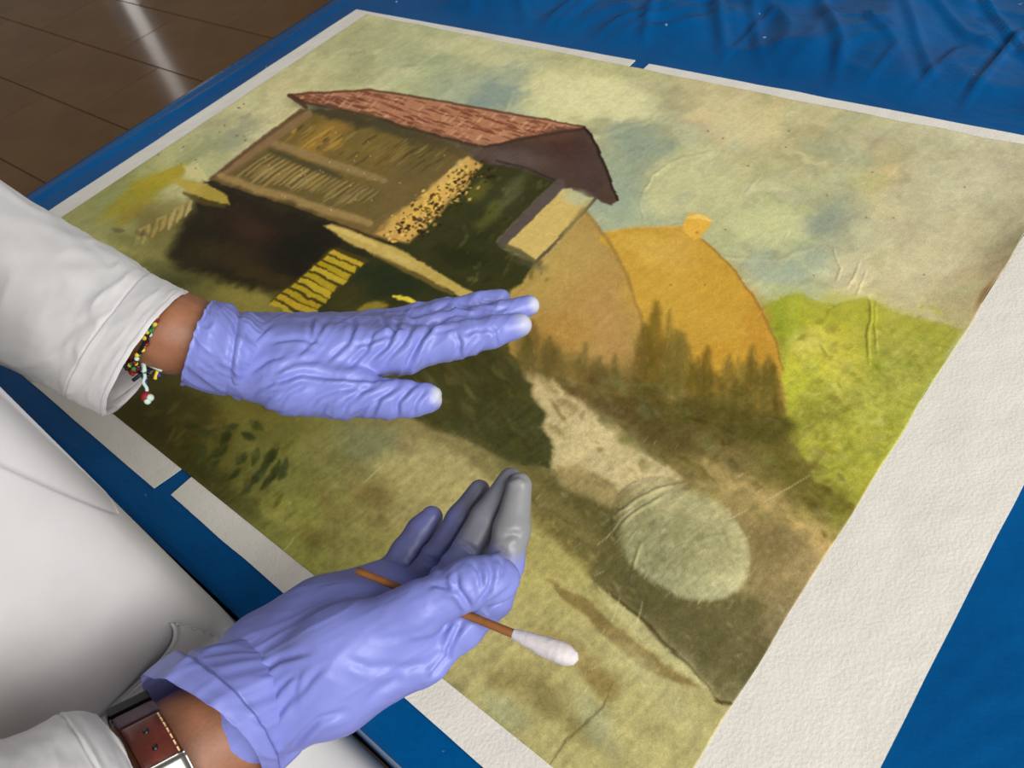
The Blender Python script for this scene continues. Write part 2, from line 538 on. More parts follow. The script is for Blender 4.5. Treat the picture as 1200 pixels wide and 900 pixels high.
NA = fbm2(60, 4); NB = fbm2(60, 4); NC = fbm2(14, 5, 0.6); ND = fbm2(150, 3, 0.7); NE = fbm2(300, 2, .8)
IMG = np.zeros((NY, NX, 3))
PTS = [
 (430,30,176,170,126),(480,42,162,164,122),(560,60,186,180,130),(640,78,182,176,126),(700,88,176,170,120),(745,102,172,166,118),
 (420,70,150,152,110),(470,85,178,178,128),(520,92,160,166,132),(560,112,140,150,130),(600,98,136,150,134),(640,112,196,190,136),
 (700,120,192,186,134),(760,128,166,166,126),(350,85,184,174,122),(320,110,196,184,136),(290,130,182,174,128),(270,160,160,156,116),
 (240,172,146,148,104),(300,172,198,188,138),(215,195,188,180,122),(180,190,150,150,96),(130,225,150,148,84),(225,150,182,176,128),
 (400,95,180,176,128),(370,100,190,180,130),(380,60,172,168,122),
 (740,180,134,144,122),(780,180,146,152,124),(820,112,186,172,126),(860,130,180,166,120),(900,150,176,162,116),(950,160,168,158,116),
 (1000,168,164,160,122),(1050,180,164,160,126),(1100,190,170,164,132),(1150,200,174,166,136),(1180,240,166,156,126),(760,230,152,160,130),
 (720,215,146,156,132),(800,220,170,168,120),(850,210,172,168,122),(900,215,164,160,118),(950,220,168,160,116),(1000,200,162,160,116),
 (1042,202,192,168,118),(1100,250,174,166,132),(1150,280,164,156,122),(760,258,166,168,128),(850,262,168,168,122),(900,268,166,168,116),
 (942,258,150,154,118),(972,262,126,136,122),(1020,272,166,160,124),(1080,300,172,162,128),(1130,320,164,150,116),(880,310,156,162,130),
 (920,322,150,158,134),(960,332,164,166,134),(1010,322,186,174,134),(1060,350,176,164,130),(1165,330,140,122,92),(900,345,182,182,144),
 (1230,190,168,160,130),(1230,230,164,154,124),(850,170,176,166,122),(800,160,166,162,126),(720,140,176,172,128),(1000,300,176,166,128),
 (100,290,166,160,100),(160,300,138,130,72),(200,340,100,96,46),(240,322,120,112,52),(280,352,130,120,52),(130,250,142,142,88),(50,330,150,140,90),(60,400,110,104,50),(0,350,150,140,90),(110,430,92,84,40),
 (150,490,72,66,30),(200,480,84,78,36),(250,500,104,98,42),(300,510,112,106,46),(230,560,94,88,40),(270,590,112,106,50),(330,560,124,116,54),
 (380,520,132,124,66),(430,510,136,130,82),(480,520,152,136,86),(520,532,168,146,92),(550,560,176,156,96),(480,570,176,156,92),(430,570,150,136,76),
 (400,620,142,132,66),(350,630,142,136,60),(320,640,144,136,66),(380,670,156,146,72),(440,600,164,146,80),(420,650,160,146,74),(500,600,178,158,94),
 (160,540,86,80,40),(210,520,80,74,34),
 (640,640,168,142,72),(640,700,168,148,80),(600,790,150,136,76),(560,800,158,142,82),(640,825,140,124,66),(600,850,156,146,88),(680,862,156,146,82),
 (700,790,166,152,88),(740,830,168,156,92),(780,860,172,160,98),(800,835,166,152,94),(700,732,170,154,86),(760,745,172,158,96),(740,960,170,158,98),(690,920,160,148,90),(820,880,168,154,94),(660,770,166,150,84),(560,700,160,140,76),(520,720,150,136,76),
 (660,480,168,148,98),(700,520,186,162,112),(740,560,172,148,98),(660,570,138,116,64),(690,600,106,92,50),(720,640,100,88,50),(740,690,106,96,62),
 (800,730,104,92,58),(850,760,112,98,62),(880,700,122,104,62),(900,640,130,110,66),(930,650,150,126,82),(960,640,172,142,88),(900,590,166,136,82),
 (850,550,150,128,76),(800,520,108,90,46),(760,500,94,78,40),(700,470,106,86,52),(850,500,100,84,40),(900,530,116,100,46),(940,560,118,104,42),
 (980,590,126,112,46),(930,500,166,156,46),(1000,520,166,158,52),(960,420,182,172,48),(1020,430,162,156,56),(1060,440,156,150,60),(1000,380,162,160,38),(920,380,150,158,32),(1110,380,168,160,100),(1000,590,150,140,50),(870,730,124,108,68),
 (330,420,100,94,44),(420,420,90,84,42),(520,440,70,70,36),(300,460,110,104,48),(560,380,90,84,40),(600,500,80,76,42),
]
PTS = np.array(PTS, float)
lh, lw = 150, 208
LU, LV = np.meshgrid(np.linspace(0, PW, lw), np.linspace(0, PH, lh))
lpx, lpy, _ = proj(np.stack([LU, LV, np.full_like(LU, TZ + 0.002)], -1))
acc = np.zeros((lh, lw, 3)); ws = np.zeros((lh, lw))
for x, y, r, g, bb in PTS:
    d2 = ((lpx - x) ** 2 + (lpy - y) ** 2)
    w = np.exp(-d2 / (2 * 26.0 ** 2)) + 1e-3 * np.exp(-d2 / (2 * 90.0 ** 2)) + 1e-9
    acc += w[..., None] * np.array([r, g, bb]); ws += w
base = acc / ws[..., None]
for c in range(3): IMG[..., c] = up2(base[..., c], (NY, NX))
WX = PX + 9 * NA + 10 * NC; WY = PY + 9 * NB
# warp the soft washes a little so that they read as pigment blooms
IMG *= (1 + 0.09 * NC + 0.05 * NA)[..., None]


def warp(amp_px):
    i = np.clip(np.arange(NX)[None] + amp_px * (1.2 * fbm2(24, 3, .6) + .5 * fbm2(110, 2)), 0, NX - 1).astype(int)
    j = np.clip(np.arange(NY)[:, None] + amp_px * (1.2 * fbm2(24, 3, .6) + .5 * fbm2(110, 2)), 0, NY - 1).astype(int)
    IMG[:] = IMG[j, i]


def streaks(ang, la, lc, seed):
    c, s = math.cos(math.radians(ang)), math.sin(math.radians(ang))
    x, y = U * c + Vv * s, -U * s + Vv * c
    z = np.zeros_like(x)
    return .6 * noise3(np.stack([x / la, y / lc, z], -1), seed) + .4 * noise3(np.stack([x / la * 2.3, y / lc * 2.2, z + 3], -1), seed + 1)


BR1 = streaks(80, .045, .0035, 5); BR2 = streaks(0, .06, .004, 8)

def window(x0, y0, x1, y1):
    q = P(np.array([x0, x1, x1, x0], float), np.array([y0, y0, y1, y1], float), 0.002)
    i0 = int(np.clip(np.floor(q[:, 0].min() / PW * (NX - 1)) - 1, 0, NX - 1)); i1 = int(np.clip(np.ceil(q[:, 0].max() / PW * (NX - 1)) + 2, 1, NX))
    j0 = int(np.clip(np.floor(q[:, 1].min() / PH * (NY - 1)) - 1, 0, NY - 1)); j1 = int(np.clip(np.ceil(q[:, 1].max() / PH * (NY - 1)) + 2, 1, NY))
    return slice(j0, j1), slice(i0, i1)


def lay(sl, m, col, alpha):
    a = (m * alpha)[..., None]
    IMG[sl] = IMG[sl] * (1 - a) + np.array(col, float) * a


def poly(pts, col, alpha=1.0, fe=1.5, rough=1.0, dry=0.0):
    p = np.array(pts, float); pad = fe * 2 + 3 * rough + 2
    sl = window(p[:, 0].min() - pad, p[:, 1].min() - pad, p[:, 0].max() + pad, p[:, 1].max() + pad)
    x = PX[sl] + rough * 2.2 * NA[sl]; y = PY[sl] + rough * 2.2 * NB[sl]
    ins = np.zeros(x.shape, bool); dm = np.full(x.shape, 1e9)
    for k in range(len(p)):
        ax, ay = p[k]; bx, by = p[(k + 1) % len(p)]
        dx, dy = bx - ax, by - ay
        t = np.clip(((x - ax) * dx + (y - ay) * dy) / (dx * dx + dy * dy + 1e-9), 0, 1)
        dm = np.minimum(dm, np.hypot(x - ax - t * dx, y - ay - t * dy))
        c = ((ay > y) != (by > y)) & (x < dx * (y - ay) / (dy + 1e-12) + ax)
        ins ^= c
    sd = np.where(ins, dm, -dm)
    m = np.clip((sd + fe) / (2 * fe), 0, 1); m = m * m * (3 - 2 * m)
    if dry: m = m * np.clip(0.5 + 0.5 + dry * (ND[sl] * 2.5 - 0.4), 0, 1)
    lay(sl, m, col, alpha)


def stroke(pts, w, col, alpha=1.0, fe=None, taper=0.5, rough=0.5, dry=0.0):
    p = np.array(pts, float); fe = fe if fe is not None else max(0.8, w * 0.35); pad = w + fe * 2 + 3 * rough + 2
    sl = window(p[:, 0].min() - pad, p[:, 1].min() - pad, p[:, 0].max() + pad, p[:, 1].max() + pad)
    d, s, t = seg_dist(PX[sl] + rough * 2 * NA[sl], PY[sl] + rough * 2 * NB[sl], p)
    wt = w * (1 - taper * np.abs(2 * t - 1) ** 2)
    m = np.clip((wt - d + fe) / (2 * fe), 0, 1); m = m * m * (3 - 2 * m)
    if dry: m = m * np.clip(1 + dry * (ND[sl] * 2.5 - 0.4), 0, 1)
    lay(sl, m, col, alpha)


def blob(cx, cy, rx, ry, ang, col, alpha, soft=0.5, rough=3.0):
    R_ = max(rx, ry) * (1 + soft) + rough * 3
    sl = window(cx - R_, cy - R_, cx + R_, cy + R_)
    x = PX[sl] + rough * 2 * NA[sl] - cx; y = PY[sl] + rough * 2 * NB[sl] - cy
    c, s = math.cos(math.radians(ang)), math.sin(math.radians(ang))
    e = np.hypot((x * c + y * s) / rx, (-x * s + y * c) / ry)
    m = np.clip((1 + soft - e) / (2 * soft), 0, 1); m = m * m * (3 - 2 * m)
    lay(sl, m, col, alpha)


def jit(col, a):
    k = random.uniform(-a, a)
    return [min(255, max(0, c + k + random.uniform(-a, a) * .3)) for c in col]


# --- sky blooms
for q in [(600,100,38,16,-25,(128,144,136),.6),(575,122,30,10,-15,(126,142,138),.6),(500,75,40,14,-20,(150,158,118),.5),(690,112,75,24,10,(196,190,136),.75),
          (640,95,60,12,15,(190,184,130),.5),(470,60,40,10,-30,(184,180,132),.5),(745,165,34,18,20,(132,146,128),.6),(775,195,22,16,60,(128,142,126),.5),(720,240,18,26,-20,(140,152,132),.5),
          (810,215,58,38,5,(176,172,124),.6),(905,262,52,24,5,(172,174,122),.6),(850,145,45,20,20,(190,174,128),.5),(985,180,36,14,15,(150,154,122),.5),(1085,210,46,20,-40,(172,166,132),.5),
          (1045,200,16,9,20,(196,172,120),.4),(832,147,18,10,20,(202,178,124),.5),(800,242,14,8,-10,(130,138,120),.5),(828,204,9,6,10,(134,140,118),.6),(905,285,40,10,8,(150,156,120),.4),
          (968,258,26,14,-15,(130,138,124),.5),(930,235,34,8,12,(146,148,114),.5),(900,315,42,16,10,(146,156,136),.6),(950,300,18,10,0,(146,154,132),.5),(1000,325,24,18,-50,(194,180,140),.5),
          (1110,235,50,14,-30,(178,168,138),.4),(1150,220,30,16,0,(180,172,142),.4),(1140,345,40,30,-55,(160,144,110),.4),(1020,215,30,10,-20,(166,162,104),.4),
          (282,152,34,9,-22,(150,148,118),.5),(262,168,26,8,-20,(146,146,116),.45),(232,180,28,12,-25,(146,150,104),.6),(305,185,32,9,-35,(204,194,146),.6),(420,55,16,8,-40,(140,136,96),.4),(450,95,40,8,-12,(188,186,140),.5),(440,40,30,10,-30,(166,166,122),.5)]:
    blob(*q[:6], min(.9, q[6] * 1.35), soft=0.45, rough=6)
for k in range(260):      # fine cloud mottling
    x, y = random.uniform(700, 1190), random.uniform(90, 350)
    if y < 70 + (x - 700) * .22: continue
    blob(x, y, random.uniform(6, 22), random.uniform(3, 9), random.uniform(-50, 40), jit((166, 162, 128), 26), random.uniform(.15, .4), .7, 3)
for k in range(90):
    x = random.uniform(230, 640); y = random.uniform(25, 200)
    if y > 235 - .5 * (x - 230) or y < 260 - .62 * (x - 30) - 60: continue
    blob(x, y, random.uniform(6, 20), random.uniform(3, 7), random.uniform(-40, 10), jit((180, 174, 132), 26), random.uniform(.15, .4), .7, 3)
warp(13)
# cauliflower edges of dried washes
for pts in [[(748,232),(760,205),(790,186),(830,178)],[(748,232),(752,258),(770,268),(800,262)],[(818,285),(850,300),(900,305),(950,290)],[(600,105),(590,130),(584,140)],[(652,150),(700,158),(760,140),(775,124)],[(885,205),(870,230),(905,252),(940,250)]]:
    stroke(pts, 1.6, (140, 140, 108), .4, 1.5, .6, 1.5)
    stroke([(x + 3, y + 3) for x, y in pts], 2.2, (190, 186, 140), .35, 2, .6, 1.5)

for q in [(695,116,78,24,9,(204,197,148),.62,.22),(862,142,56,22,18,(196,181,134),.5,.4),(805,222,52,34,4,(184,180,132),.6,.22),(900,266,50,24,6,(182,182,132),.55,.25),(1090,300,60,30,-40,(182,171,134),.4,.5),(560,62,70,12,10,(196,188,138),.5,.4),
          (300,180,40,10,-38,(208,198,152),.6,.4),(330,120,34,12,-35,(200,190,142),.5,.4),(745,175,30,26,30,(138,148,126),.45,.5),(735,225,16,30,-15,(144,156,134),.5,.4),(590,100,34,18,-30,(140,152,134),.5,.4),(905,318,46,14,10,(152,160,138),.5,.4),(1120,215,60,18,-35,(180,172,138),.4,.5),(965,262,20,14,-10,(132,140,124),.35,.5),(470,62,30,12,-30,(154,160,122),.5,.5),(270,165,30,8,-25,(150,150,118),.5,.5)]:
    blob(*q[:7], soft=q[7], rough=5)
# --- green bushes at the right
gb = [(890,362),(902,356),(915,349),(928,346),(940,347),(952,353),(965,357),(982,359),(1000,352),(1015,350),(1035,358),(1055,368),(1082,376),(1105,380),(1125,385),(1110,410),(1060,490),(1000,590),(975,620),(955,560),(918,500),(915,440),(905,395)]
poly(gb, (150, 146, 48), .92, 2.5, 1.6)
for q in [(918,378,24,24,0,(140,152,34),.85),(945,372,30,18,20,(166,168,40),.6),(1010,375,40,18,10,(160,158,40),.6),(970,420,40,34,0,(188,176,50),.7),(945,400,22,14,0,(198,188,92),.6),(930,450,16,40,5,(184,176,44),.6),(1040,400,40,22,25,(160,152,58),.6),
          (1060,440,36,26,-50,(158,150,64),.6),(990,450,28,28,0,(186,170,66),.55),(975,400,30,12,30,(186,176,60),.5),(960,490,44,14,10,(136,124,40),.6),(1000,510,40,12,5,(164,154,50),.5),(1010,560,30,30,-50,(156,146,46),.6),(955,520,30,12,20,(176,158,48),.5),(1000,470,40,10,-20,(150,140,56),.5),(1025,480,26,26,-50,(160,154,58),.5)]:
    blob(*q, soft=.6, rough=4)
for k in range(420):
    x, y = random.uniform(905, 1100), random.uniform(360, 600)
    if x > 1118 - (y - 380) * .62: continue
    if y > 505 and x < 935: continue
    blob(x, y, random.uniform(2, 9), random.uniform(1.5, 5), random.uniform(-60, 60), jit((152, 144, 56), 34), random.uniform(.15, .5), .6, 2)

# --- ground and shadows, right half
for q in [(800,500,70,22,20,(86,72,36),.8),(880,505,44,18,12,(88,78,34),.7),(740,478,60,16,22,(100,80,44),.7),(690,462,60,10,28,(96,76,44),.75),(850,528,70,12,28,(120,100,54),.6),(930,560,44,20,28,(104,92,38),.7),(975,590,30,18,20,(106,94,38),.65),
          (700,520,62,22,38,(192,166,116),.8),(755,572,50,16,38,(186,160,106),.7),(880,580,60,11,32,(176,144,86),.75),(955,632,42,10,35,(186,150,90),.8),(900,640,40,24,35,(122,102,60),.6),(690,600,60,22,40,(96,84,46),.75),(640,575,36,14,40,(110,92,48),.6),(745,685,50,24,40,(102,92,60),.6),
          (800,735,60,26,40,(92,82,50),.6),(890,690,34,34,0,(146,122,74),.55),(870,770,26,30,-50,(116,100,62),.6),(640,520,20,20,0,(150,128,80),.4)]:
    blob(*q, soft=.7, rough=5)
# --- lower light field with its brown streaks
poly([(560,590),(600,596),(622,612),(652,640),(682,668),(712,696),(740,720),(800,775),(850,826),(830,880),(760,990),(640,900),(520,790),(560,700),(600,640)], (168, 152, 86), .8, 5, 3)
poly([(596,556),(622,604),(655,638),(684,666),(712,694),(748,720),(810,772),(846,824),(862,822),(905,760),(885,700),(800,670),(735,622),(692,588),(650,552)], (96, 87, 48), .78, 10, 5, dry=.4)
for k in range(420):
    x = random.uniform(600, 960); y = 560 + (x - 620) * .72 + random.uniform(-70, 70)
    if y < 470 or y > 830 or x > 1010 - (y - 560) * .62: continue
    if y > 604 + (x - 620) * 1.0 and x < 850: continue
    a = math.radians(random.choice([40, -50]) + random.uniform(-14, 14)); l = random.uniform(3, 12)
    stroke([(x, y), (x + l * math.cos(a), y + l * math.sin(a))], random.uniform(.8, 3), jit((108, 96, 54) if random.random() < .6 else (142, 122, 74), 18), random.uniform(.2, .55), 1.6, .6, 1.2)
stroke([(846,826),(800,775),(745,720),(712,694)], 2.5, (74, 62, 34), .7, 1.5, .4, 1.5)
stroke([(838,822),(862,826)], 2.5, (84, 66, 34), .8, 1.5)
blob(758, 742, 14, 9, 40, (84, 68, 38), .7, .6)
poly([(638,680),(668,692),(690,706),(724,738),(770,770),(818,808),(800,805),(752,782),(716,752),(684,722),(660,704)], (128, 104, 52), .8, 3, 1.6)
poly([(700,684),(722,704),(760,738),(806,782),(840,818),(824,810),(780,772),(740,742),(712,712)], (180, 166, 104), .75, 3, 1.5)
blob(668, 762, 42, 12, 32, (136, 110, 54), .55, .7); blob(704, 800, 24, 13, 42, (128, 104, 48), .75, .6); blob(620, 800, 44, 16, 25, (132, 112, 56), .55, .8)
blob(655, 840, 44, 12, 30, (124, 106, 52), .6, .8); blob(700, 870, 40, 14, 40, (132, 118, 62), .5, .8); blob(585, 800, 16, 10, 20, (128, 106, 50), .5, .8); blob(590, 835, 26, 14, 30, (150, 150, 110), .5, .8); blob(700, 850, 14, 40, -30, (150, 150, 116), .4, .8)
blob(745, 780, 36, 14, 40, (178, 166, 106), .5, .8); blob(790, 830, 36, 14, 40, (178, 164, 104), .5, .8); blob(640, 760, 30, 20, 20, (164, 142, 74), .4, .8)
stroke([(640,900),(660,870),(690,842),(705,828),(718,800)], 1.3, (96, 84, 44), .6, 1.2)
for q in [(330,600,44,16,30,(160,146,66),.5),(432,582,22,14,30,(128,104,54),.7),(452,570,14,16,10,(134,110,60),.6),(380,590,20,10,60,(136,116,60),.6),(372,630,22,9,30,(122,104,46),.7),(405,600,12,12,0,(138,120,60),.5),(440,610,16,10,20,(140,116,62),.5),
          (400,540,40,14,20,(130,116,62),.5),(430,520,34,22,0,(124,122,84),.6),(470,560,40,20,30,(182,160,96),.6),(520,570,36,20,40,(184,164,100),.6),(480,520,16,10,0,(146,122,76),.5),(300,600,26,10,40,(146,140,56),.5),(355,655,30,12,35,(156,146,66),.6),(345,590,30,14,45,(146,140,62),.5),(395,650,30,14,45,(166,152,78),.5)]:
    blob(*q, soft=.6, rough=4)

# --- dark olive thicket lower left with painted leaves
poly([(110,470),(160,470),(215,470),(250,480),(270,520),(262,560),(232,566),(205,548)], (74, 68, 28), .75, 14, 4)
for q in [(180,500,40,22,40,(66,60,26),.7),(225,540,30,16,40,(70,66,28),.7),(250,490,26,16,20,(84,76,34),.6),(290,490,34,14,10,(122,112,42),.6),(265,540,26,16,40,(110,102,40),.6),(255,575,34,14,45,(76,72,34),.7),(300,570,28,14,20,(104,98,44),.6),(290,596,28,9,40,(88,84,44),.6),(200,470,40,12,10,(72,66,30),.6),(345,500,40,14,0,(124,116,52),.5)]:
    blob(*q, soft=.6, rough=4)
for (x, y, l, w, a) in [(312,540,15,5.5,-60),(322,552,14,5,-65),(332,550,13,5,-70),(305,555,12,5,-50),(298,535,10,5,-70),(282,538,9,5,-50),(300,500,8,5,40),(262,515,9,5,-60),(255,530,11,6,-30),(248,548,10,5,-40),(240,508,9,5,20),(272,556,8,4,-40),(286,575,9,4,-50),(296,562,10,4,-60),(318,535,12,4,-50),(236,530,9,5,-60),(228,555,8,4,-20),(270,500,9,4,-10),(290,512,7,4,20),(312,566,12,4,-50),(222,500,8,4,0)]:
    c, s = math.cos(math.radians(a)) * l, math.sin(math.radians(a)) * l
    stroke([(x - c, y - s), (x, y + 1), (x + c, y + s)], w, jit((62, 66, 34), 10), .72, 2.5, .7, 1.5)
for k in range(130):
    x, y = random.uniform(140, 340), random.uniform(470, 610)
    if y > 470 + (x - 130) * .72 or y < 440: continue
    a = random.uniform(-80, 0); l = random.uniform(3, 10); c, s = math.cos(math.radians(a)) * l, math.sin(math.radians(a)) * l
    stroke([(x - c, y - s), (x + c, y + s)], random.uniform(1.5, 4), jit((100, 94, 40), 30), random.uniform(.15, .45), 2, .6, 1.5)

# --- dark bush on the path edge, between the gloves
poly([(430,470),(470,440),(520,418),(560,404),(590,402),(607,424),(612,442),(624,452),(620,466),(637,486),(632,502),(648,526),(641,548),(600,545),(560,524),(500,500)], (70, 68, 36), .92, 3.5, 1.6)
poly([(520,418),(590,402),(607,424),(600,470),(560,470)], (58, 58, 30), .5, 14, 3)
for k in range(150):
    x, y = random.uniform(470, 640), random.uniform(405, 545)
    if y > 545 - (640 - x) * .35 or x > 600 + (y - 410) * .28: continue
    stroke([(x - 7, y - 7), (x + 7, y + 7)], random.uniform(2, 5), jit((82, 78, 42), 20), random.uniform(.2, .5), 2.5, .6, 2)
stroke([(430,492),(480,500),(540,520),(600,552),(650,592),(700,636)], 10, (126, 110, 62), .5, 8, .2, 3)
stroke([(500,500),(560,545),(640,625),(690,660)], 6, (112, 98, 56), .4, 6, .3, 2)
poly([(612,432),(640,442),(690,480),(725,508),(770,540),(800,562),(760,575),(720,570),(676,545),(645,548),(650,526),(634,502),(640,486),(622,466),(626,452)], (188, 164, 114), .85, 4, 2)
poly([(645,548),(676,545),(720,575),(722,596),(690,590),(660,570)], (168, 142, 90), .6, 5, 2)

# --- haystacks
poly([(640,245),(652,236),(667,234),(680,242),(693,258),(711,282),(732,321),(750,373),(757,433),(752,470),(700,458),(640,438),(598,416),(590,380),(600,340),(612,300)], (164, 131, 66), .97, 2, 1)
for q in [(640,320,30,36,20,(176,148,74),.6),(690,360,40,50,0,(176,134,72),.6),(720,400,20,50,-10,(168,128,74),.6),(650,390,40,22,0,(166,122,52),.6),(680,300,26,30,-20,(178,148,82),.5),(630,410,36,20,20,(130,104,44),.55),(740,440,16,24,0,(120,100,48),.6)]:
    blob(*q, soft=.6, rough=4)
for k in range(24):
    x = random.uniform(605, 745); y = 405 + (x - 605) * .32 + random.uniform(-4, 22)
    stroke([(x, y + 12), (x + random.uniform(-2, 2), y - random.uniform(8, 34))], random.uniform(4, 9), jit((96, 84, 40), 12), random.uniform(.4, .7), 4, .7, 1.2)
blob(680, 440, 70, 18, 16, (104, 88, 44), .7, .7, 4)
poly([(700,282),(708,272),(740,267),(775,267),(800,266),(806,262),(823,280),(842,298),(862,320),(880,345),(895,373),(908,398),(916,432),(919,470),(914,505),(880,500),(830,496),(785,480),(757,452),(757,420),(750,373),(732,321),(714,292)], (184, 141, 46), .98, 1.6, .8)
poly([(798,268),(803,258),(810,250),(820,252),(834,258),(832,266),(820,279),(812,282)], (206, 158, 54), 1, 1.3, .8)
stroke([(806,256),(818,254),(832,259)], 2.2, (222, 184, 96), .8)
for q in [(750,290,30,16,10,(202,164,66),.6),(790,300,24,26,20,(198,158,70),.5),(840,340,30,40,-35,(184,138,40),.5),(780,350,44,34,0,(190,148,50),.5),(890,400,14,50,-12,(176,124,36),.6),(742,330,12,40,-18,(188,142,48),.5),(850,420,40,26,0,(184,134,38),.6),(870,300,4,4,0,(210,160,60),.1)]:
    blob(*q, soft=.6, rough=4)
stroke([(823,281),(842,299),(862,321),(880,346),(895,374),(908,399),(916,433)], 1.6, (150, 106, 40), .7, 1.2, .2)
stroke([(706,273),(740,267),(800,266)], 1.4, (186, 152, 84), .8, 1, .2)
stroke([(680,242),(693,258),(711,282),(732,321),(750,373),(757,433)], 2.4, (146, 112, 54), .7, 2, .3)
for (x, y0, y1, w) in [(757,450,382,8),(768,470,356,7),(776,470,400,8),(790,480,390,8),(802,482,394,10),(815,485,430,8),(828,490,408,6),(840,492,440,9),(855,494,420,7),(866,495,448,9),(880,498,410,6),(892,498,430,8),(904,500,420,7),(912,500,440,5),(783,470,366,4),(750,460,410,6)]:
    stroke([(x, y0), (x - 2, (y0 + y1) / 2), (x + random.uniform(-5, 2), y1)], w * 1.5, jit((104, 86, 36), 10), .68, 5, .75, 1.2)
for k in range(60):
    x = random.uniform(752, 915); y = random.uniform(440, 496)
    stroke([(x, y + 12), (x + random.uniform(-3, 3), y - random.uniform(4, 26))], random.uniform(2, 5), jit((100, 86, 34), 14), random.uniform(.25, .6), 3, .7, 1)
blob(835, 492, 84, 16, 8, (88, 78, 34), .9, .8, 6); blob(900, 500, 30, 14, 20, (92, 82, 34), .85, .8, 6); blob(760, 470, 40, 14, 20, (92, 78, 36), .8, .8, 6)
for k in range(260):
    x, y = random.uniform(640, 1000), random.uniform(440, 640)
    if abs(y - (470 + (x - 700) * .42)) > 60: continue
    blob(x, y, random.uniform(3, 16), random.uniform(2, 6), random.uniform(10, 50), jit((106, 92, 48), 34), random.uniform(.15, .45), .7, 4)
for k in range(220):      # straw flecks
    x, y = random.uniform(620, 900), random.uniform(260, 430)
    stroke([(x, y), (x + random.uniform(-3, 3), y + random.uniform(4, 12))], .9, jit((196, 152, 60), 22), .18 if (x > 700 and y > 270 + max(0, x - 820) * 1.1) or x < 740 else 0, 1, .6, .8)

# --- the house
poly([(376,258),(440,262),(480,286),(560,345),(430,372),(350,372),(330,346)], (50, 46, 30), .95, 5, 1.5)
poly([(240,212),(330,236),(400,258),(400,300),(260,300)], (50, 44, 30), .9, 4, 1.5)
poly([(536,160),(580,166),(590,200),(540,196)], (92, 76, 58), .95, 3, 1)
wall = [(354,129),(400,128),(500,157),(548,178),(500,225),(436,277),(385,259),(336,242),(244,212)]
poly(wall, (116, 96, 52), 1, 1.4, .8)
poly([(360,134),(402,130),(500,158),(545,177),(470,232),(420,212),(360,185),(322,166)], (118, 96, 46), .9, 3, 1)
blob(375, 165, 44, 14, -38, (160, 120, 46), .7, .7); blob(430, 175, 50, 16, -38, (120, 102, 48), .6, .7); blob(500, 185, 40, 20, -40, (98, 86, 50), .7, .7)
blob(460, 230, 50, 26, -40, (112, 94, 56), .6, .7); blob(400, 136, 50, 8, 16, (70, 64, 46), .85, .6); blob(470, 155, 46, 8, 18, (76, 70, 48), .85, .6); blob(525, 170, 28, 10, 24, (86, 72, 50), .7, .6)
for k in range(90):
    t = random.random(); x = 345 + t * 185; y = 148 + t * 30 + random.uniform(-8, 20); l = random.uniform(8, 26)
    c = (178, 138, 56) if t < .35 else (132, 110, 54)
    stroke([(x, y), (x - l * .84, y + l * .62)], random.uniform(.7, 1.8), jit(c if random.random() < .6 else (84, 70, 38), 14), random.uniform(.35, .75), .9, .8, .4)
poly([(310,178),(420,215),(455,232),(425,262),(380,248),(270,205)], (108, 92, 50), .8, 5, 1)
for k in range(44):
    t = (k + random.uniform(-.3, .3)) / 43; x = 312 + t * 132; y = 180 + t * 45; l = (52 - 26 * t) * random.uniform(.75, 1.05)
    stroke([(x, y), (x - l * .45, y + l * .30), (x - l * .86, y + l * .60)], random.uniform(1.4, 2.6), jit((168, 138, 78) if k % 2 else (94, 82, 46), 12), random.uniform(.45, .8), 1.3, .7, .3)
for k in range(40):
    t = random.random(); x = 300 + t * 120; y = 190 + t * 42; l = random.uniform(10, 30)
    stroke([(x, y), (x - l * .86, y + l * .60)], .8, jit((150, 126, 72), 20), .5, .8, .7, .3)
stroke([(318,167),(350,178),(400,196),(450,212)], 5, (146, 120, 76), .85, 2.5, .3, .8, )
stroke([(316,176),(350,190),(400,208)], 4, (78, 72, 46), .8, 3, .5, .8)
stroke([(362,134),(320,162),(260,203)], 4.5, (138, 108, 72), .9, 1.6, .1, .7)
stroke([(353,130),(300,168),(245,211)], 2.2, (104, 74, 50), .9, 1.3, .1, .7)
stroke([(258,206),(300,222),(360,240),(432,262)], 5, (158, 128, 76), .85, 3, .2, .8)
stroke([(245,213),(300,232),(336,243),(385,260),(436,277)], 1.8, (64, 50, 34), .9, 1.1, .1, .7)
for k in range(34):
    blob(random.uniform(300, 520), random.uniform(150, 260), 1.1, 1.1, 0, (214, 196, 150), .35, .5, .3)
tiles = [(338,112),(360,109),(400,107),(433,107),(500,117),(560,128),(640,142),(684,151),(640,158),(600,165),(567,172),(548,168),(520,161),(497,154),(470,147),(440,137),(400,127),(370,123),(352,119)]
poly(tiles, (172, 116, 84), 1, 1.3, .8)
for k in range(330):
    t = random.random(); x = 350 + t * 320
    yt = np.interp(x, [350, 433, 560, 684], [110, 107, 128, 151]); yb = np.interp(x, [350, 400, 440, 500, 567, 684], [118, 127, 137, 155, 171, 151])
    if yb - yt < 3: continue
    y = random.uniform(yt + 2, yb - 1)
    if random.random() < .62:
        stroke([(x - 7, y - 1.5), (x, y), (x + 6, y + 2.5)], random.uniform(.7, 1.5), jit((122, 68, 48), 16), random.uniform(.4, .8), .8, .5, .5)
    else:
        stroke([(x + 4, y - 3), (x - 3, y + 3)], random.uniform(.8, 1.8), jit((198, 146, 112), 14), random.uniform(.3, .7), .9, .5, .5)
stroke([(338,112),(370,109),(433,106),(500,116),(560,127),(640,141),(684,150)], 1.4, (104, 62, 46), .85, .9, .1, .5)
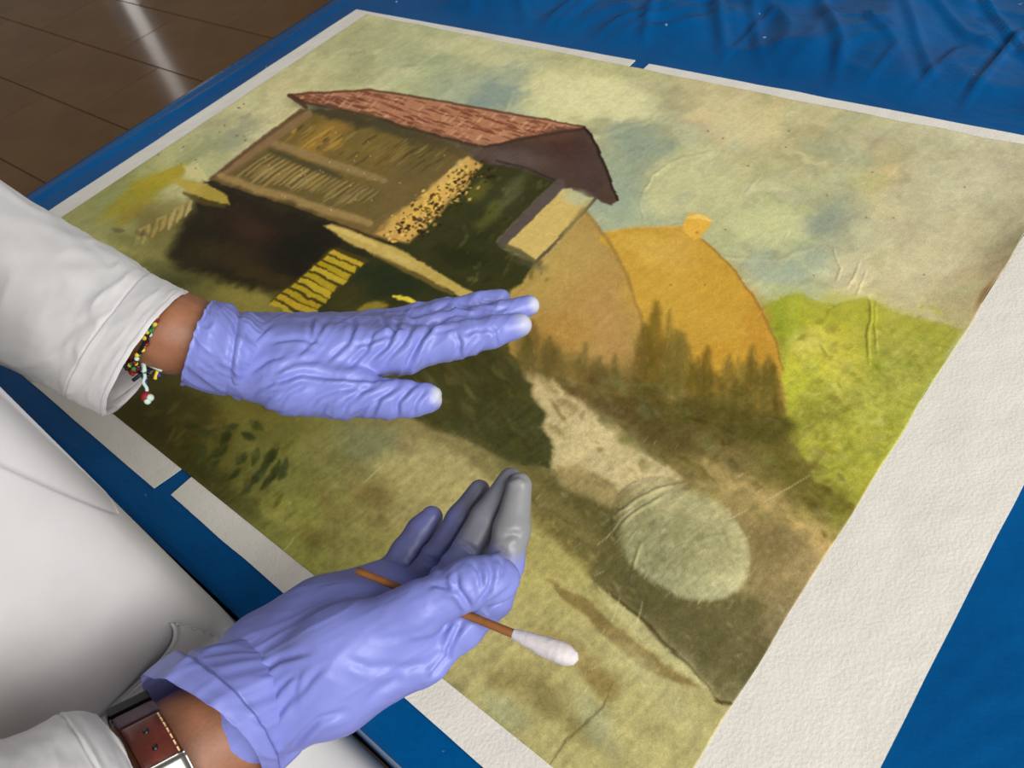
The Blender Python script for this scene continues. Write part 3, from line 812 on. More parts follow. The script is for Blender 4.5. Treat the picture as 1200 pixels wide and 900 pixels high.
stroke([(340,113),(356,121),(400,128),(440,138),(470,148),(497,155),(520,162),(548,169),(567,173)], 2.0, (70, 50, 38), .75, 1.8, .2, .9)
stroke([(338,112),(352,120),(358,127)], 3, (86, 58, 44), .9, 1.3, .3, .6)
poly([(552,188),(567,172),(600,164),(640,157),(684,150),(692,157),(706,190),(718,222),(724,236),(716,241),(706,238),(697,233),(690,232),(680,227),(669,222),(659,220),(630,210),(590,196)], (84, 66, 58), 1, 1.4, .8)
blob(600, 185, 36, 10, 10, (98, 84, 80), .8, .7); blob(665, 175, 26, 14, 20, (78, 54, 48), .8, .7); blob(690, 200, 14, 26, -20, (80, 62, 60), .6, .7); blob(650, 160, 34, 6, -8, (96, 66, 54), .7, .6)
stroke([(684,151),(694,163),(708,194),(723,235)], 1.8, (52, 38, 36), .9, 1, .1, .5)
stroke([(566,173),(620,162),(684,152)], 1.4, (74, 52, 44), .8, 1, .1, .5)
stroke([(582,188),(616,198),(652,212)], 1.6, (58, 48, 50), .7, 1.2, .2, .6)
# interior / foliage below the gable
poly([(556,190),(590,194),(650,212),(580,284),(600,300),(628,308),(612,332),(585,346),(545,346),(500,318),(440,288),(470,285),(505,258),(530,225)], (60, 60, 32), .97, 2.5, 1.4)
for q in [(585,235,36,18,-45,(64,66,40),.7),(560,270,30,16,-45,(54,56,30),.7),(575,250,22,8,-50,(104,104,48),.6),(600,225,26,7,-55,(96,98,62),.6),(590,310,30,12,20,(56,58,30),.7),(540,300,30,12,10,(48,50,26),.8),(560,225,14,9,-45,(112,106,36),.6),(620,310,20,6,15,(86,82,60),.6)]:
    blob(*q, soft=.6, rough=3)
for k in range(120):
    x = random.uniform(530, 640); y = random.uniform(200, 335)
    if x + (y - 212) * 1.05 > 655 and y < 290: continue
    a = math.radians(random.uniform(-70, -30)); l = random.uniform(3, 10)
    stroke([(x, y), (x + l * math.cos(a), y + l * math.sin(a))], random.uniform(1.2, 3), jit((74, 74, 36), 26), random.uniform(.25, .6), 1.6, .7, 1)
stroke([(655,216),(622,250),(589,285)], 7.5, (90, 78, 74), .95, 1.6, .1, .7)
poly([(660,222),(669,223),(690,233),(660,270),(628,307),(612,298),(592,288)], (192, 164, 90), 1, 1.2, .7)
blob(676, 232, 16, 8, 10, (168, 170, 136), .8, .6, 1.5)
stroke([(697,233),(664,270),(628,308)], 2.0, (94, 84, 66), .95, .9, .05, .4)
stroke([(592,288),(612,298),(628,307)], 3, (96, 88, 56), .8, 1.6, .2, .6)
stroke([(690,236),(655,285),(640,310)], 4, (170, 148, 80), .5, 3, .3, 1.5)
# flowering speckled creeper
poly([(548,182),(564,194),(545,222),(520,246),(494,270),(478,286),(456,282),(438,276),(462,254),(496,226),(528,198)], (200, 154, 74), .95, 3, 1.6)
blob(530, 205, 26, 7, -46, (204, 166, 88), .7, .6); blob(500, 240, 30, 9, -42, (212, 164, 64), .7, .6)
for k in range(380):
    t = random.random(); x = 548 - t * 92 + random.uniform(-12, 36); y = 192 + t * 80 + random.uniform(-4, 16)
    a = math.radians(random.uniform(-60, 20)); l = random.uniform(1, 4.5)
    off = (x + 8 - (548 - t * 92)) / 40
    c = (62, 50, 24) if random.random() < .45 + .45 * off else (216, 172, 76)
    stroke([(x, y), (x + l * math.cos(a), y + l * math.sin(a))], random.uniform(.9, 2.0), jit(c, 14), random.uniform(.5, .9), .8, .5, .6)
# black shade under the house
poly([(246,215),(300,234),(336,244),(385,262),(400,282),(392,292),(360,318),(330,346),(290,340),(236,322),(205,314),(196,300),(212,262),(226,236)], (46, 40, 28), .96, 10, 3.5)
blob(300, 265, 44, 22, 15, (72, 50, 36), .7, .7); blob(270, 300, 36, 16, 10, (76, 56, 34), .6, .7); blob(350, 290, 36, 26, -20, (38, 36, 28), .85, .6); blob(330, 262, 40, 10, 20, (46, 40, 30), .8, .6); blob(230, 300, 26, 16, 0, (62, 56, 32), .6, .7); blob(310, 325, 40, 9, 15, (84, 66, 34), .5, .7)
blob(215, 335, 30, 12, 10, (56, 60, 38), .7, .7); blob(240, 345, 40, 12, 10, (118, 108, 52), .6, .7); blob(290, 352, 36, 10, 12, (140, 128, 56), .7, .7)
# light ramp and garden behind the glove
poly([(392,300),(440,300),(500,325),(560,350),(590,346),(610,360),(560,400),(470,410),(350,400),(370,360)], (54, 58, 32), .95, 5, 2)
blob(450, 330, 40, 16, 15, (46, 54, 34), .8, .6); blob(400, 350, 30, 14, -30, (74, 68, 32), .7, .7); blob(440, 365, 40, 14, 0, (84, 76, 36), .6, .7); blob(520, 360, 40, 14, 15, (66, 64, 34), .7, .7)
poly([(379,266),(388,263),(410,270),(445,284),(470,294),(500,312),(535,334),(572,352),(556,356),(520,338),(480,318),(440,300),(405,282)], (184, 156, 76), .97, 2, 1)
stroke([(384,266),(410,274),(440,288)], 3, (204, 178, 96), .7, 2); stroke([(440,300),(480,320),(530,346)], 2.5, (130, 104, 44), .7, 2, .3)
stroke([(396,262),(420,268),(440,278)], 2.6, (120, 92, 50), .7, 1.6)
blob(465, 303, 24, 4, 27, (198, 172, 98), .6, .6, 1)
poly([(387,291),(396,290),(434,305),(420,318),(405,332),(384,352),(362,370),(344,364),(316,353),(330,340),(360,316)], (78, 68, 26), .95, 2, 1)
for k in range(10):
    t = k / 9.0; ax, ay = 391 - 71 * t, 292 + 60 * t; bx, by = 432 - 70 * t + random.uniform(-6, 2), 309 + 62 * t
    nx, ny = -2.6, 2.2; w_ = 1.0 + .2 * (k % 3)
    poly([(ax, ay), (bx + random.uniform(-5, 2), by + random.uniform(-2, 2)), (bx + nx * 1.9 * w_, by + ny * 1.9 * w_ + 1), (ax + nx * 2.1 + random.uniform(-1, 1), ay + ny * 2.1)], jit((186, 156, 30), 10), .92, 1.2, .9)
stroke([(460,347),(476,351),(491,358)], 3.2, (222, 196, 44), .95, 1.4, .6, .6)
stroke([(420,364),(440,358),(452,358)], 5, (170, 148, 40), .7, 3, .6, 1)
# yellow thatch, posts and washes at the far left
poly([(110,262),(140,228),(165,208),(195,200),(218,192),(214,204),(190,226),(168,246),(140,262)], (156, 142, 44), .75, 7, 2.5)
poly([(150,220),(190,202),(218,192),(213,206),(186,222),(165,236)], (166, 146, 34), .85, 3, 1.4)
blob(150, 235, 26, 9, -30, (152, 138, 40), .7, .7); blob(130, 232, 22, 7, -35, (140, 150, 92), .6, .7); blob(160, 248, 20, 7, -30, (150, 118, 40), .5, .7)
poly([(196,208),(214,210),(242,216),(266,230),(268,240),(250,238),(222,226)], (178, 152, 56), .9, 1.8, 1); stroke([(216,226),(240,238),(262,242)], 3.5, (92, 78, 34), .8, 2)
poly([(215,195),(232,192),(240,202),(246,212),(232,210),(218,206)], (196, 182, 124), .8, 1.8, 1)
poly([(160,252),(195,232),(226,238),(228,250),(205,270),(182,286),(160,276)], (116, 102, 50), .6, 9, 2.0)
for k in range(7):
    x = 222 - k * 10; y = 244 + k * 5.6
    stroke([(x + 2, y - 8), (x - 1, y + 2), (x - 5, y + 9 + (k % 3) * 2)], 2.6, jit((176, 148, 84), 12), .85, 1.4, .5, 1)
    if k % 2: stroke([(x, y - 7), (x - 9, y - 3)], 1.6, (170, 142, 80), .8, 1.2, .4, .8)
for q in [(110,270,26,9,-32,(158,152,96),.5),(120,285,30,8,10,(174,168,100),.5),(150,285,24,7,15,(120,116,62),.5),(175,300,30,9,15,(150,142,74),.5),(140,270,8,4,0,(92,88,60),.6),(165,275,7,4,0,(96,84,56),.6),(190,315,24,9,20,(96,96,56),.6)]:
    blob(*q, soft=.6, rough=3)
for k in range(28):
    blob(random.uniform(140, 290), random.uniform(120, 200), random.uniform(.8, 2), .9, random.uniform(-40, 20), (92, 80, 56), .6, .5, .4)

# --- the lifted pale oval
ocx, ocy, oa, ob, oang = 797, 632, 92, 63, math.radians(36)
ex = ((PX + 1.5 * NA - ocx) * math.cos(oang) + (PY + 1.5 * NB - ocy) * math.sin(oang)) / oa
ey = (-(PX + 1.5 * NA - ocx) * math.sin(oang) + (PY + 1.5 * NB - ocy) * math.cos(oang)) / ob
er = np.hypot(ex, ey)
om = np.clip((1.03 - er) / (.12 + .42 * np.clip(-ex - .5 * ey, 0, 1)), 0, 1); om = om * om * (3 - 2 * om)
ocol = np.array([160, 152, 106])[None, None] + (14 * np.clip(er, 0, 1) ** 3)[..., None] + (10 * NC + 8 * NA)[..., None]
IMG[:] = IMG * (1 - .68 * om[..., None]) + ocol * (.68 * om[..., None])
for k in range(420):
    a = random.uniform(0, 2 * math.pi); r = math.sqrt(random.random())
    x = ocx + oa * r * math.cos(a) * math.cos(oang) - ob * r * math.sin(a) * math.sin(oang)
    y = ocy + oa * r * math.cos(a) * math.sin(oang) + ob * r * math.sin(a) * math.cos(oang)
    l = random.uniform(3, 9)
    stroke([(x - l, y + l * .6), (x + l, y - l * .6)], .8, jit((160, 152, 114), 24), .3, .9, .6, .5)
# paper grain, foxing and scuffs
warp(.8)
gnd = np.clip((PY - 430 - .15 * (700 - PX)) / 60, 0, 1)
IMG *= (1 + (0.07 * ND + 0.075 * NE) * (.45 + .55 * gnd) + (.025 + .035 * gnd) * BR1 + .02 * gnd * BR2 + .045 * (.5 + .5 * gnd) * fbm2(90, 3, .8))[..., None]
IMG[..., 2] = IMG[..., 2] * (.97 + .03 * gnd) + 8 * np.clip((PY - 660) / 80, 0, 1) * np.clip((IMG[..., 1] - 70) / 60, 0, 1)
IMG[..., 0] *= 1 - .035 * gnd
IMG += (3.5 * NA)[..., None] * np.array([1.0, .9, .5])
for k in range(60):
    x = random.uniform(540, 930); y = random.uniform(520, 860); a = math.radians(random.uniform(-60, -20)); l = random.uniform(4, 16)
    stroke([(x, y), (x + l * math.cos(a), y + l * math.sin(a))], .6, (206, 192, 142), random.uniform(.15, .4), .7, .4, .4)
for pts in [[(414,682),(436,664)],[(372,722),(384,708)],[(330,650),(346,628)],[(262,662),(254,650)],[(425,565),(455,540)],[(700,640),(728,612),(760,588)],[(895,590),(925,572),(948,556)],[(850,610),(880,595)],[(716,730),(728,700)],[(745,735),(752,705)]]:
    stroke(pts, .8, (206, 194, 146), .45, .9, .6, 1.2)
for k in range(16):
    blob(random.uniform(760, 1150), random.uniform(150, 340), 1.5, 1.0, 0, (108, 92, 66), .6, .5, .3)

# --- relief: cockled sheet, blister and press wrinkles
HZ = 0.0016 + 0.0009 * (fbm2(5, 2) * .5 + .5)
dome = np.clip(1 - er ** 2, 0, 1)
HZ += 0.0062 * dome ** .75 * (er < 1)
for pts, w, a in [([(715,610),(745,590),(775,575),(800,568)], 2.2, .0009), ([(722,625),(750,600),(785,582)], 2.0, .0008), ([(735,690),(745,660),(752,640)], 1.8, .0008), ([(752,735),(758,705),(750,675)], 1.8, .0006),
                  ([(1018,430),(1016,395),(1022,360),(1017,345)], 2.0, .0012), ([(1028,420),(1024,380),(1028,350)], 1.8, .0008), ([(975,290),(985,315),(978,335)], 2.0, .0009), ([(1010,300),(1000,325),(992,340)], 2.0, .0009),
                  ([(1018,310),(1008,335),(1003,350)], 1.8, .0007), ([(1015,262),(1030,240),(1045,228)], 1.8, .0006), ([(750,230),(765,206),(790,190)], 2.0, .0006), ([(885,215),(895,200),(915,192)], 1.8, .0005), ([(905,262),(925,272),(918,285)], 1.8, .0005),
                  ([(840,160),(855,168),(850,180)], 1.8, .0005), ([(640,900),(680,850),(706,826)], 1.6, .0006), ([(560,845),(580,832),(600,836)], 2.0, .0006), ([(940,440),(960,430),(985,450)], 2.0, .0005), ([(820,640),(850,630),(860,650)], 3.0, .0006),
                  ([(880,690),(895,660)], 2, .0004), ([(960,300),(972,290),(990,300)], 2, .0005)]:
    q = np.array(pts, float)
    sl = window(q[:, 0].min() - 20, q[:, 1].min() - 20, q[:, 0].max() + 20, q[:, 1].max() + 20)
    d, s, t = seg_dist(PX[sl] + 3 * NA[sl], PY[sl] + 3 * NB[sl], q)
    HZ[sl] += a * np.exp(-(d / w) ** 2) * np.clip(np.minimum(t, 1 - t) * 4 + .2, 0, 1)
HZ += 0.00022 * ND + .0001 * NE
# curled right-hand edge near the sky
curl = np.exp(-((Vv - 0.565) / 0.035) ** 2) * np.clip((U - 0.972) / 0.028, 0, 1) ** 2
HZ += 0.006 * curl
HZ = np.maximum(HZ, 0.0012 + 0.0012)
blob(1156, 345, 16, 5, -58, (122, 92, 56), .8, .7, 1.5)  # shade at the curl, painted into the sheet's colour
UX, UY = U.copy(), Vv.copy()
wob = 0.0014 * up2(rng.uniform(-1, 1, (2, 26)), (NY, NX))
UY += wob * np.clip((Vv / PH - .9) / .1, 0, 1)
UX += 0.0010 * up2(rng.uniform(-1, 1, (18, 2)), (NY, NX)) * np.clip((U - .97) / .03, 0, 1)
# turn the outermost row down as the paper's edge
for A in (UX, UY):
    A[0] = A[1]; A[-1] = A[-2]; A[:, 0] = A[:, 1]; A[:, -1] = A[:, -2]
HZ[0] = HZ[1] - .0006; HZ[-1] = HZ[-2] - .0006; HZ[:, 0] = HZ[:, 1] - .0006; HZ[:, -1] = HZ[:, -2] - .0006
lum = IMG @ np.array([.3, .59, .11])
IMG[:] = (113 + (lum - 112) * 1.2)[..., None] + (IMG - lum[..., None]) * (.98 + .1 * np.clip((100 - lum) / 60, 0, 1))[..., None]
E_LIGHT = 0.88
pig = np.clip(s2l(np.clip(IMG, 4, 250)) / E_LIGHT, 0, .9)
m_paint = tint_mat('watercolour_on_paper', 0.55, 0.16, bumps=((700, 0.22, 0.0012), (120, 0.12, 0.003)), grain=.16, gscale=1100)
pv = np.stack([UX, UY, TZ + HZ], -1).reshape(-1, 3)
pf = grid_faces(NY, NX)[:, ::-1]
painting = mesh_np('painting', pv, pf, m_paint, smooth=True, colors=pig.reshape(-1, 3))
tag(painting, 'unframed watercolour of a raised barn, two haystacks and green bushes lying flat', 'painting')
#PERSON
# ------------------------------------------------------------------ walls out of view
m_wall = simple_mat('wall_plaster', (196, 190, 178), 0.85, 0.2, var=0.05, nscale=8, bump=0.1, bscale=60)
V1, F1 = box_arrays(FX0 - .12, FX0, FY0, 2.40, 0, 2.8)
V2, F2 = box_arrays(FX0 - .12, FX0, 2.72, FY1, 0, 2.8)
V3, F3 = box_arrays(FX0 - .12, FX0, 2.40, 2.72, 1.75, 2.8)
V4, F4 = box_arrays(FX0 - .12, FX0, 2.40, 2.72, 0, 0.2)
o = mesh_np('wall_left', np.concatenate([V1, V2, V3, V4]), np.concatenate([F1, F2 + 8, F3 + 16, F4 + 24]), m_wall, smooth=False); tag(o, kind='structure')
V, F = box_arrays(FX0 - .12, FX1, FY1, FY1 + .12, 0, 2.8)
o = mesh_np('wall_back', V, F, m_wall, smooth=False); tag(o, kind='structure')
m_frame = simple_mat('window_paint', (225, 224, 220), 0.4, 0.4, var=0.03)
fr = [box_arrays(FX0 - .09, FX0 - .03, 2.40, 2.44, .2, 1.75), box_arrays(FX0 - .09, FX0 - .03, 2.68, 2.72, .2, 1.75), box_arrays(FX0 - .09, FX0 - .03, 2.44, 2.68, .2, .25), box_arrays(FX0 - .09, FX0 - .03, 2.44, 2.68, 1.7, 1.75)]
o = mesh_np('window_1', np.concatenate([q[0] for q in fr]), np.concatenate([q[1] + 8 * i for i, q in enumerate(fr)]), m_frame, smooth=False); tag(o, kind='structure')


# ------------------------------------------------------------------ implicit surfaces
class Field:
    def __init__(self, lo, hi, h):
        self.lo = np.array(lo, float); self.h = h
        self.n = np.ceil((np.array(hi) - self.lo) / h).astype(int) + 1

    def new(self):
        return np.full(self.n, 1.0, np.float32)

    def cap(self, D, a, b, ra, rb, k=0.004, pad=0.016):
        """smooth-union a tapered capsule into D"""
        a = np.asarray(a, float); b = np.asarray(b, float); R_ = max(ra, rb) + pad
        i0 = np.clip(((np.minimum(a, b) - R_ - self.lo) / self.h).astype(int), 0, self.n - 1)
        i1 = np.clip(((np.maximum(a, b) + R_ - self.lo) / self.h).astype(int) + 2, 1, self.n)
        if (i1 <= i0).any(): return
        ax = [self.lo[q] + self.h * np.arange(i0[q], i1[q]) for q in range(3)]
        X, Y, Z = np.meshgrid(*ax, indexing='ij')
        ab = b - a; l2 = ab @ ab + 1e-12
        t = np.clip(((X - a[0]) * ab[0] + (Y - a[1]) * ab[1] + (Z - a[2]) * ab[2]) / l2, 0, 1)
        d = np.sqrt((X - a[0] - t * ab[0]) ** 2 + (Y - a[1] - t * ab[1]) ** 2 + (Z - a[2] - t * ab[2]) ** 2) - (ra + (rb - ra) * t)
        s = tuple(slice(i0[q], i1[q]) for q in range(3))
        D[s] = smin(D[s], d.astype(np.float32), k)


def smin(a, b, k):
    h = np.clip(0.5 + 0.5 * (b - a) / k, 0, 1)
    return b + (a - b) * h - k * h * (1 - h)


def surface(D, lo, h):
    ins = D < 0
    c = np.zeros(np.array(D.shape) - 1, np.int8)
    offs = [(i, j, k) for i in (0, 1) for j in (0, 1) for k in (0, 1)]
    n = np.array(D.shape) - 1
    for i, j, k in offs: c += ins[i:n[0] + i, j:n[1] + j, k:n[2] + k]
    act = np.argwhere((c > 0) & (c < 8))
    idx = np.full(c.shape, -1, np.int64); idx[tuple(act.T)] = np.arange(len(act))
    pos = np.zeros((len(act), 3)); cnt = np.zeros(len(act))
    for o_ in offs:
        for axx in range(3):
            if o_[axx]: continue
            p = list(o_); p[axx] = 1
            a = D[tuple((act + o_).T)]; b = D[tuple((act + p).T)]
            m = (a < 0) != (b < 0)
            t = np.where(m, a / np.where(m, a - b, 1), 0)
            q = np.tile(np.array(o_, float), (len(act), 1)); q[:, axx] = t
            pos[m] += q[m]; cnt[m] += 1
    V = np.array(lo) + h * (act + pos / cnt[:, None])
    faces = []
    for axx in range(3):
        s0 = [slice(None)] * 3; s1 = [slice(None)] * 3
        s0[axx] = slice(0, -1); s1[axx] = slice(1, None)
        e = np.argwhere(ins[tuple(s0)] != ins[tuple(s1)])
        o1, o2 = (axx + 1) % 3, (axx + 2) % 3
        e = e[(e[:, o1] > 0) & (e[:, o2] > 0) & (e[:, o1] < n[o1]) & (e[:, o2] < n[o2])]
        fl = ins[tuple(e.T)]
        d1 = np.zeros(3, int); d1[o1] = 1; d2 = np.zeros(3, int); d2[o2] = 1
        f = np.stack([idx[tuple((e - d1 - d2).T)], idx[tuple((e - d2).T)], idx[tuple(e.T)], idx[tuple((e - d1).T)]], -1)
        f[~fl] = f[~fl][:, ::-1]
        faces.append(f)
    return V, np.concatenate(faces)


def relax(V, F, it, lam=0.5):
    e = np.concatenate([F[:, [0, 1]], F[:, [1, 2]], F[:, [2, 3]], F[:, [3, 0]]])
    e = np.concatenate([e, e[:, ::-1]])
    deg = np.bincount(e[:, 0], minlength=len(V))[:, None]
    for _ in range(it):
        s = np.stack([np.bincount(e[:, 0], V[e[:, 1], a], len(V)) for a in range(3)], -1)
        V = V + lam * (s / deg - V)
    return V


def QP(j):      # (px, py, depth, radius px) -> point, radius m
    return Q(j[0], j[1], j[2]), j[3] * j[2] / FPX


def chain_bounds(groups, pad):
    pts = np.array([QP(j)[0] for g in groups for ch in g for j in ch])
    return pts.min(0) - pad, pts.max(0) + pad


def build_hand(palm, fingers, h, kp, kf):
    lo, hi = chain_bounds([palm, fingers], 0.035)
    fld = Field(lo, hi, h)
    Dp = fld.new()
    for ch in palm:
        for a, b in zip(ch[:-1], ch[1:]):
            (pa, ra), (pb, rb) = QP(a), QP(b)
            fld.cap(Dp, pa, pb, ra, rb, kp)
    R_ = None
    for ch in fingers:
        Df = fld.new()
        for a, b in zip(ch[:-1], ch[1:]):
            (pa, ra), (pb, rb) = QP(a), QP(b)
            fld.cap(Df, pa, pb, ra, rb, 0.003)
        Df = smin(Dp, Df, kf)
        R_ = Df if R_ is None else smin(R_, Df, 0.0012)
    return surface(R_, lo, h)


def rings(spec, n, m):
    """ring spec rows: cx, cy, depth, ux, uy, vx, vy, vdepth -> (n, m, 3) points"""
    A = catmull(spec, n)
    th = np.linspace(0, 2 * np.pi, m, endpoint=False)
    c, s = np.cos(th)[None], np.sin(th)[None]
    g = lambda k: A[:, k][:, None]
    return Q(g(0) + c * g(3) + s * g(5), g(1) + c * g(4) + s * g(6), g(2) + s * g(7)), th


def ring_normals(G):
    n, m, _ = G.shape
    return vnormals(G.reshape(-1, 3), grid_faces(n, m, True)).reshape(n, m, 3)


def orient(G, N):
    cen = G.mean(1, keepdims=True)
    return N if ((G - cen) * N).sum(-1).mean() > 0 else -N


def shell(name, G, thick, mat, parent, colors=None, flip_in=True):
    """closed tube of given thickness from outer rings (both ends rimmed)"""
    n, m, _ = G.shape
    N = orient(G, ring_normals(G))
    inn = G - N * thick
    allr = np.concatenate([inn[::-1], G], 0)
    allr = np.concatenate([allr, allr[:1]], 0)
    V = allr.reshape(-1, 3); F = grid_faces(2 * n + 1, m, True)
    nn = vnormals(V, F).reshape(2 * n + 1, m, 3)[n:2 * n]
    if (nn * N).sum() < 0: F = F[:, ::-1]
    return mesh_np(name, V, F, mat, parent, colors=colors)


def tube(name, pts, r, mat, parent=None, seg=10, n=40, cap_round=True):
    A = catmull(np.asarray(pts, float), n) if len(pts) > 2 else np.linspace(pts[0], pts[1], n)
    rr = np.interp(np.linspace(0, 1, n), np.linspace(0, 1, len(np.atleast_1d(r))), np.atleast_1d(r)) if np.ndim(r) else np.full(n, r)
    T = np.gradient(A, axis=0); T /= np.linalg.norm(T, axis=1, keepdims=True)
    ref = np.array([.3, .2, .93]); B = np.cross(T, ref); B /= np.linalg.norm(B, axis=1, keepdims=True); N = np.cross(B, T)
    th = np.linspace(0, 2 * np.pi, seg, endpoint=False)
    G = A[:, None] + rr[:, None, None] * (np.cos(th)[None, :, None] * N[:, None] + np.sin(th)[None, :, None] * B[:, None])
    V = np.concatenate([G.reshape(-1, 3), (A[0] - T[0] * rr[0] * .5)[None], (A[-1] + T[-1] * rr[-1] * .5)[None]])
    F = grid_faces(n, seg, True)
    k = np.arange(seg); c0 = n * seg
    f0 = np.stack([np.full(seg, c0), (k + 1) % seg, k], -1); b0 = (n - 1) * seg
    f1 = np.stack([np.full(seg, c0 + 1), b0 + k, b0 + (k + 1) % seg], -1)
    flip = np.cross(N[0], B[0]) @ T[0] < 0
    Fs = [F, f0, f1]
    if not flip: Fs = [f[:, ::-1] for f in Fs]
    return mesh_np(name, V, Fs, mat, parent)


def pill(name, c, r, mat, parent, sc=(1, 1, 1), seg=10, rnd=7):
    th = np.linspace(0, 2 * np.pi, seg, endpoint=False); ph = np.linspace(0.02, np.pi - .02, rnd)
    G = np.stack([np.sin(ph)[:, None] * np.cos(th)[None] * sc[0], np.sin(ph)[:, None] * np.sin(th)[None] * sc[1], np.cos(ph)[:, None] * np.ones(seg)[None] * sc[2]], -1) * r + c
    return mesh_np(name, G.reshape(-1, 3), grid_faces(rnd, seg, True)[:, ::-1], mat, parent)


# ------------------------------------------------------------------ the person
person = empty('person', (0.46, -0.21, 0.0))
tag(person, 'person in white coat and blue-violet gloves leaning over the painting, fingers outstretched', 'person')
m_coat = simple_mat('white_cotton_twill', (192, 190, 190), 0.85, 0.2, var=0.03, nscale=40, bump=0.3, bscale=1600, bdist=0.0005)
m_coat.node_tree.nodes['Principled BSDF'].inputs['Sheen Weight'].default_value = 0.15
m_skin = simple_mat('tanned_skin', (138, 92, 66), 0.5, 0.35, var=0.12, nscale=120, bump=0.3, bscale=500, bdist=0.0006, sss=0.05)
m_seam = simple_mat('seam_thread', (206, 196, 180), 0.8, 0.2, var=0.05)

# coat body: superellipse rings
CX, CY, HA, HB = 0.455, -0.2018, 0.238, 0.1435


def coat_pt(th, z, off=0.0):
    th = np.asarray(th, float); z = np.asarray(z, float)
    e = 2 / 12.0
    c, s = np.cos(th), np.sin(th)
    zz = z - TZ
    sh = np.clip((zz - 0.38) / 0.16, 0, 1)
    fl = 1 + 0.46 * np.clip((0.03 - zz) / 0.26, 0, 1) ** 1.2
    rx = HA * (1 - .66 * sh ** 2) * fl + off; ry = HB * (1 - .48 * sh ** 2) + off
    x = CX + rx * np.sign(c) * np.abs(c) ** e
    y = CY + ry * np.sign(s) * np.abs(s) ** e
    wv = 0.0045 * np.sin(3 * th + 2 * zz * 4) * np.clip(1 - np.abs(s), 0, 1) + 0.007 * noise3(np.stack([x * 9, y * 9, z * 3], -1), 21) * np.clip(1.2 - np.abs(s) ** 3, 0, 1)
    return np.stack([x + wv * c, np.minimum(y + wv * s * .4, CY + HB + off + .0005), z + 0 * x], -1)


nz, nt_ = 150, 400
zs = np.linspace(TZ - 0.42, TZ + 0.565, nz)
th = np.linspace(0, 2 * np.pi, nt_, endpoint=False)
TH, ZZ = np.meshgrid(th, zs)
G = coat_pt(TH, ZZ)
coat = shell('lab_coat', G, 0.003, m_coat, person)
coat['label'] = 'white cotton laboratory coat'


def coat_hit(px, py):
    """where the line of sight meets the coat's flank"""
    d = ray(px, py); best = None
    for t in np.linspace(.25, 1.1, 1700):
        p = CAM + d * t
        if abs((p[0] - CX) / HA) ** 12.0 + abs((p[1] - CY) / HB) ** 12.0 < 1: best = p; break
    if best is None: best = CAM + d * .6
    c = (best[0] - CX) / HA; s = (best[1] - CY) / HB
    e = 12.0 / 2
    return math.atan2(np.sign(s) * abs(s) ** e, np.sign(c) * abs(c) ** e), best[2]


# patch pocket on the flank
A_, B_, D_ = coat_hit(190, 726), coat_hit(112, 836), coat_hit(292, 768)
C_ = (B_[0] + D_[0] - A_[0], B_[1] + D_[1] - A_[1])
n = 26
u, w = np.meshgrid(np.linspace(0, 1, n), np.linspace(0, 1, n), indexing='ij')
tt = (1 - u) * (1 - w) * A_[0] + u * (1 - w) * B_[0] + u * w * C_[0] + (1 - u) * w * D_[0]
zz = (1 - u) * (1 - w) * A_[1] + u * (1 - w) * B_[1] + u * w * C_[1] + (1 - u) * w * D_[1]
gap = 0.0035 + 0.006 * np.exp(-(w / .12) ** 2) * np.sin(np.pi * u) ** .7
top_ = coat_pt(tt, zz, 0) + (coat_pt(tt, zz, .01) - coat_pt(tt, zz, 0)) / .01 * gap[..., None]
bot_ = coat_pt(tt, zz, 0) + (coat_pt(tt, zz, .01) - coat_pt(tt, zz, 0)) / .01 * (gap - .003)[..., None]
V = np.concatenate([top_.reshape(-1, 3), bot_.reshape(-1, 3)]); f = grid_faces(n, n); N0 = n * n
per = list(range(0, n)) + [i * n + n - 1 for i in range(1, n)] + [(n - 1) * n + j for j in range(n - 2, -1, -1)] + [i * n for i in range(n - 2, 0, -1)]
side = np.array([[per[i], per[(i + 1) % len(per)], per[(i + 1) % len(per)] + N0, per[i] + N0] for i in range(len(per))])
pocket = mesh_np('pocket', V, [f, f[:, ::-1] + N0, side], m_coat, coat)
# stitched seam down the pocket's front edge: small thread dashes
dn = (coat_pt(tt, zz, .01) - coat_pt(tt, zz, 0)) / .01
for k in range(11):
    w0, w1_ = int((k + .1) / 11 * (n - 1)), int((k + .1) / 11 * (n - 1)) + 1
    p0, p1 = top_[1, w0] + dn[1, w0] * .0004, top_[1, min(w1_, n - 1)] + dn[1, min(w1_, n - 1)] * .0004
    if k == 0: st_me = None
    tube('stitch', [p0, p1], .0005, m_seam, coat, seg=5, n=3)
# turned-back front edge, narrowing downwards
zl_ = np.linspace(TZ + .16, TZ + .40, 50); wl_ = np.linspace(0, 1, 10)
WL, ZL = np.meshgrid(wl_, zl_, indexing='ij')
yl = CY + HB - .0015 - WL * (.004 + .085 * np.clip((ZL - TZ - .16) / .34, 0, 1))
sl_ = np.clip((yl - CY) / HB, -1, 1)
xl = CX + HA * (1 - np.abs(sl_) ** 12) ** (1 / 12) * 1.0
La = np.stack([xl + .0075 + .002 * WL, yl + .001, ZL], -1).reshape(-1, 3); Lb = La - np.array([.004, 0, 0])
f = grid_faces(10, 50); N0 = 500
per = list(range(0, 50)) + [i * 50 + 49 for i in range(1, 10)] + [9 * 50 + j for j in range(48, -1, -1)] + [i * 50 for i in range(8, 0, -1)]
side = np.array([[per[i], per[(i + 1) % len(per)], per[(i + 1) % len(per)] + N0, per[i] + N0] for i in range(len(per))])
mesh_np('lapel', np.concatenate([La, Lb]), [f, f[:, ::-1] + N0, side], m_coat, coat)
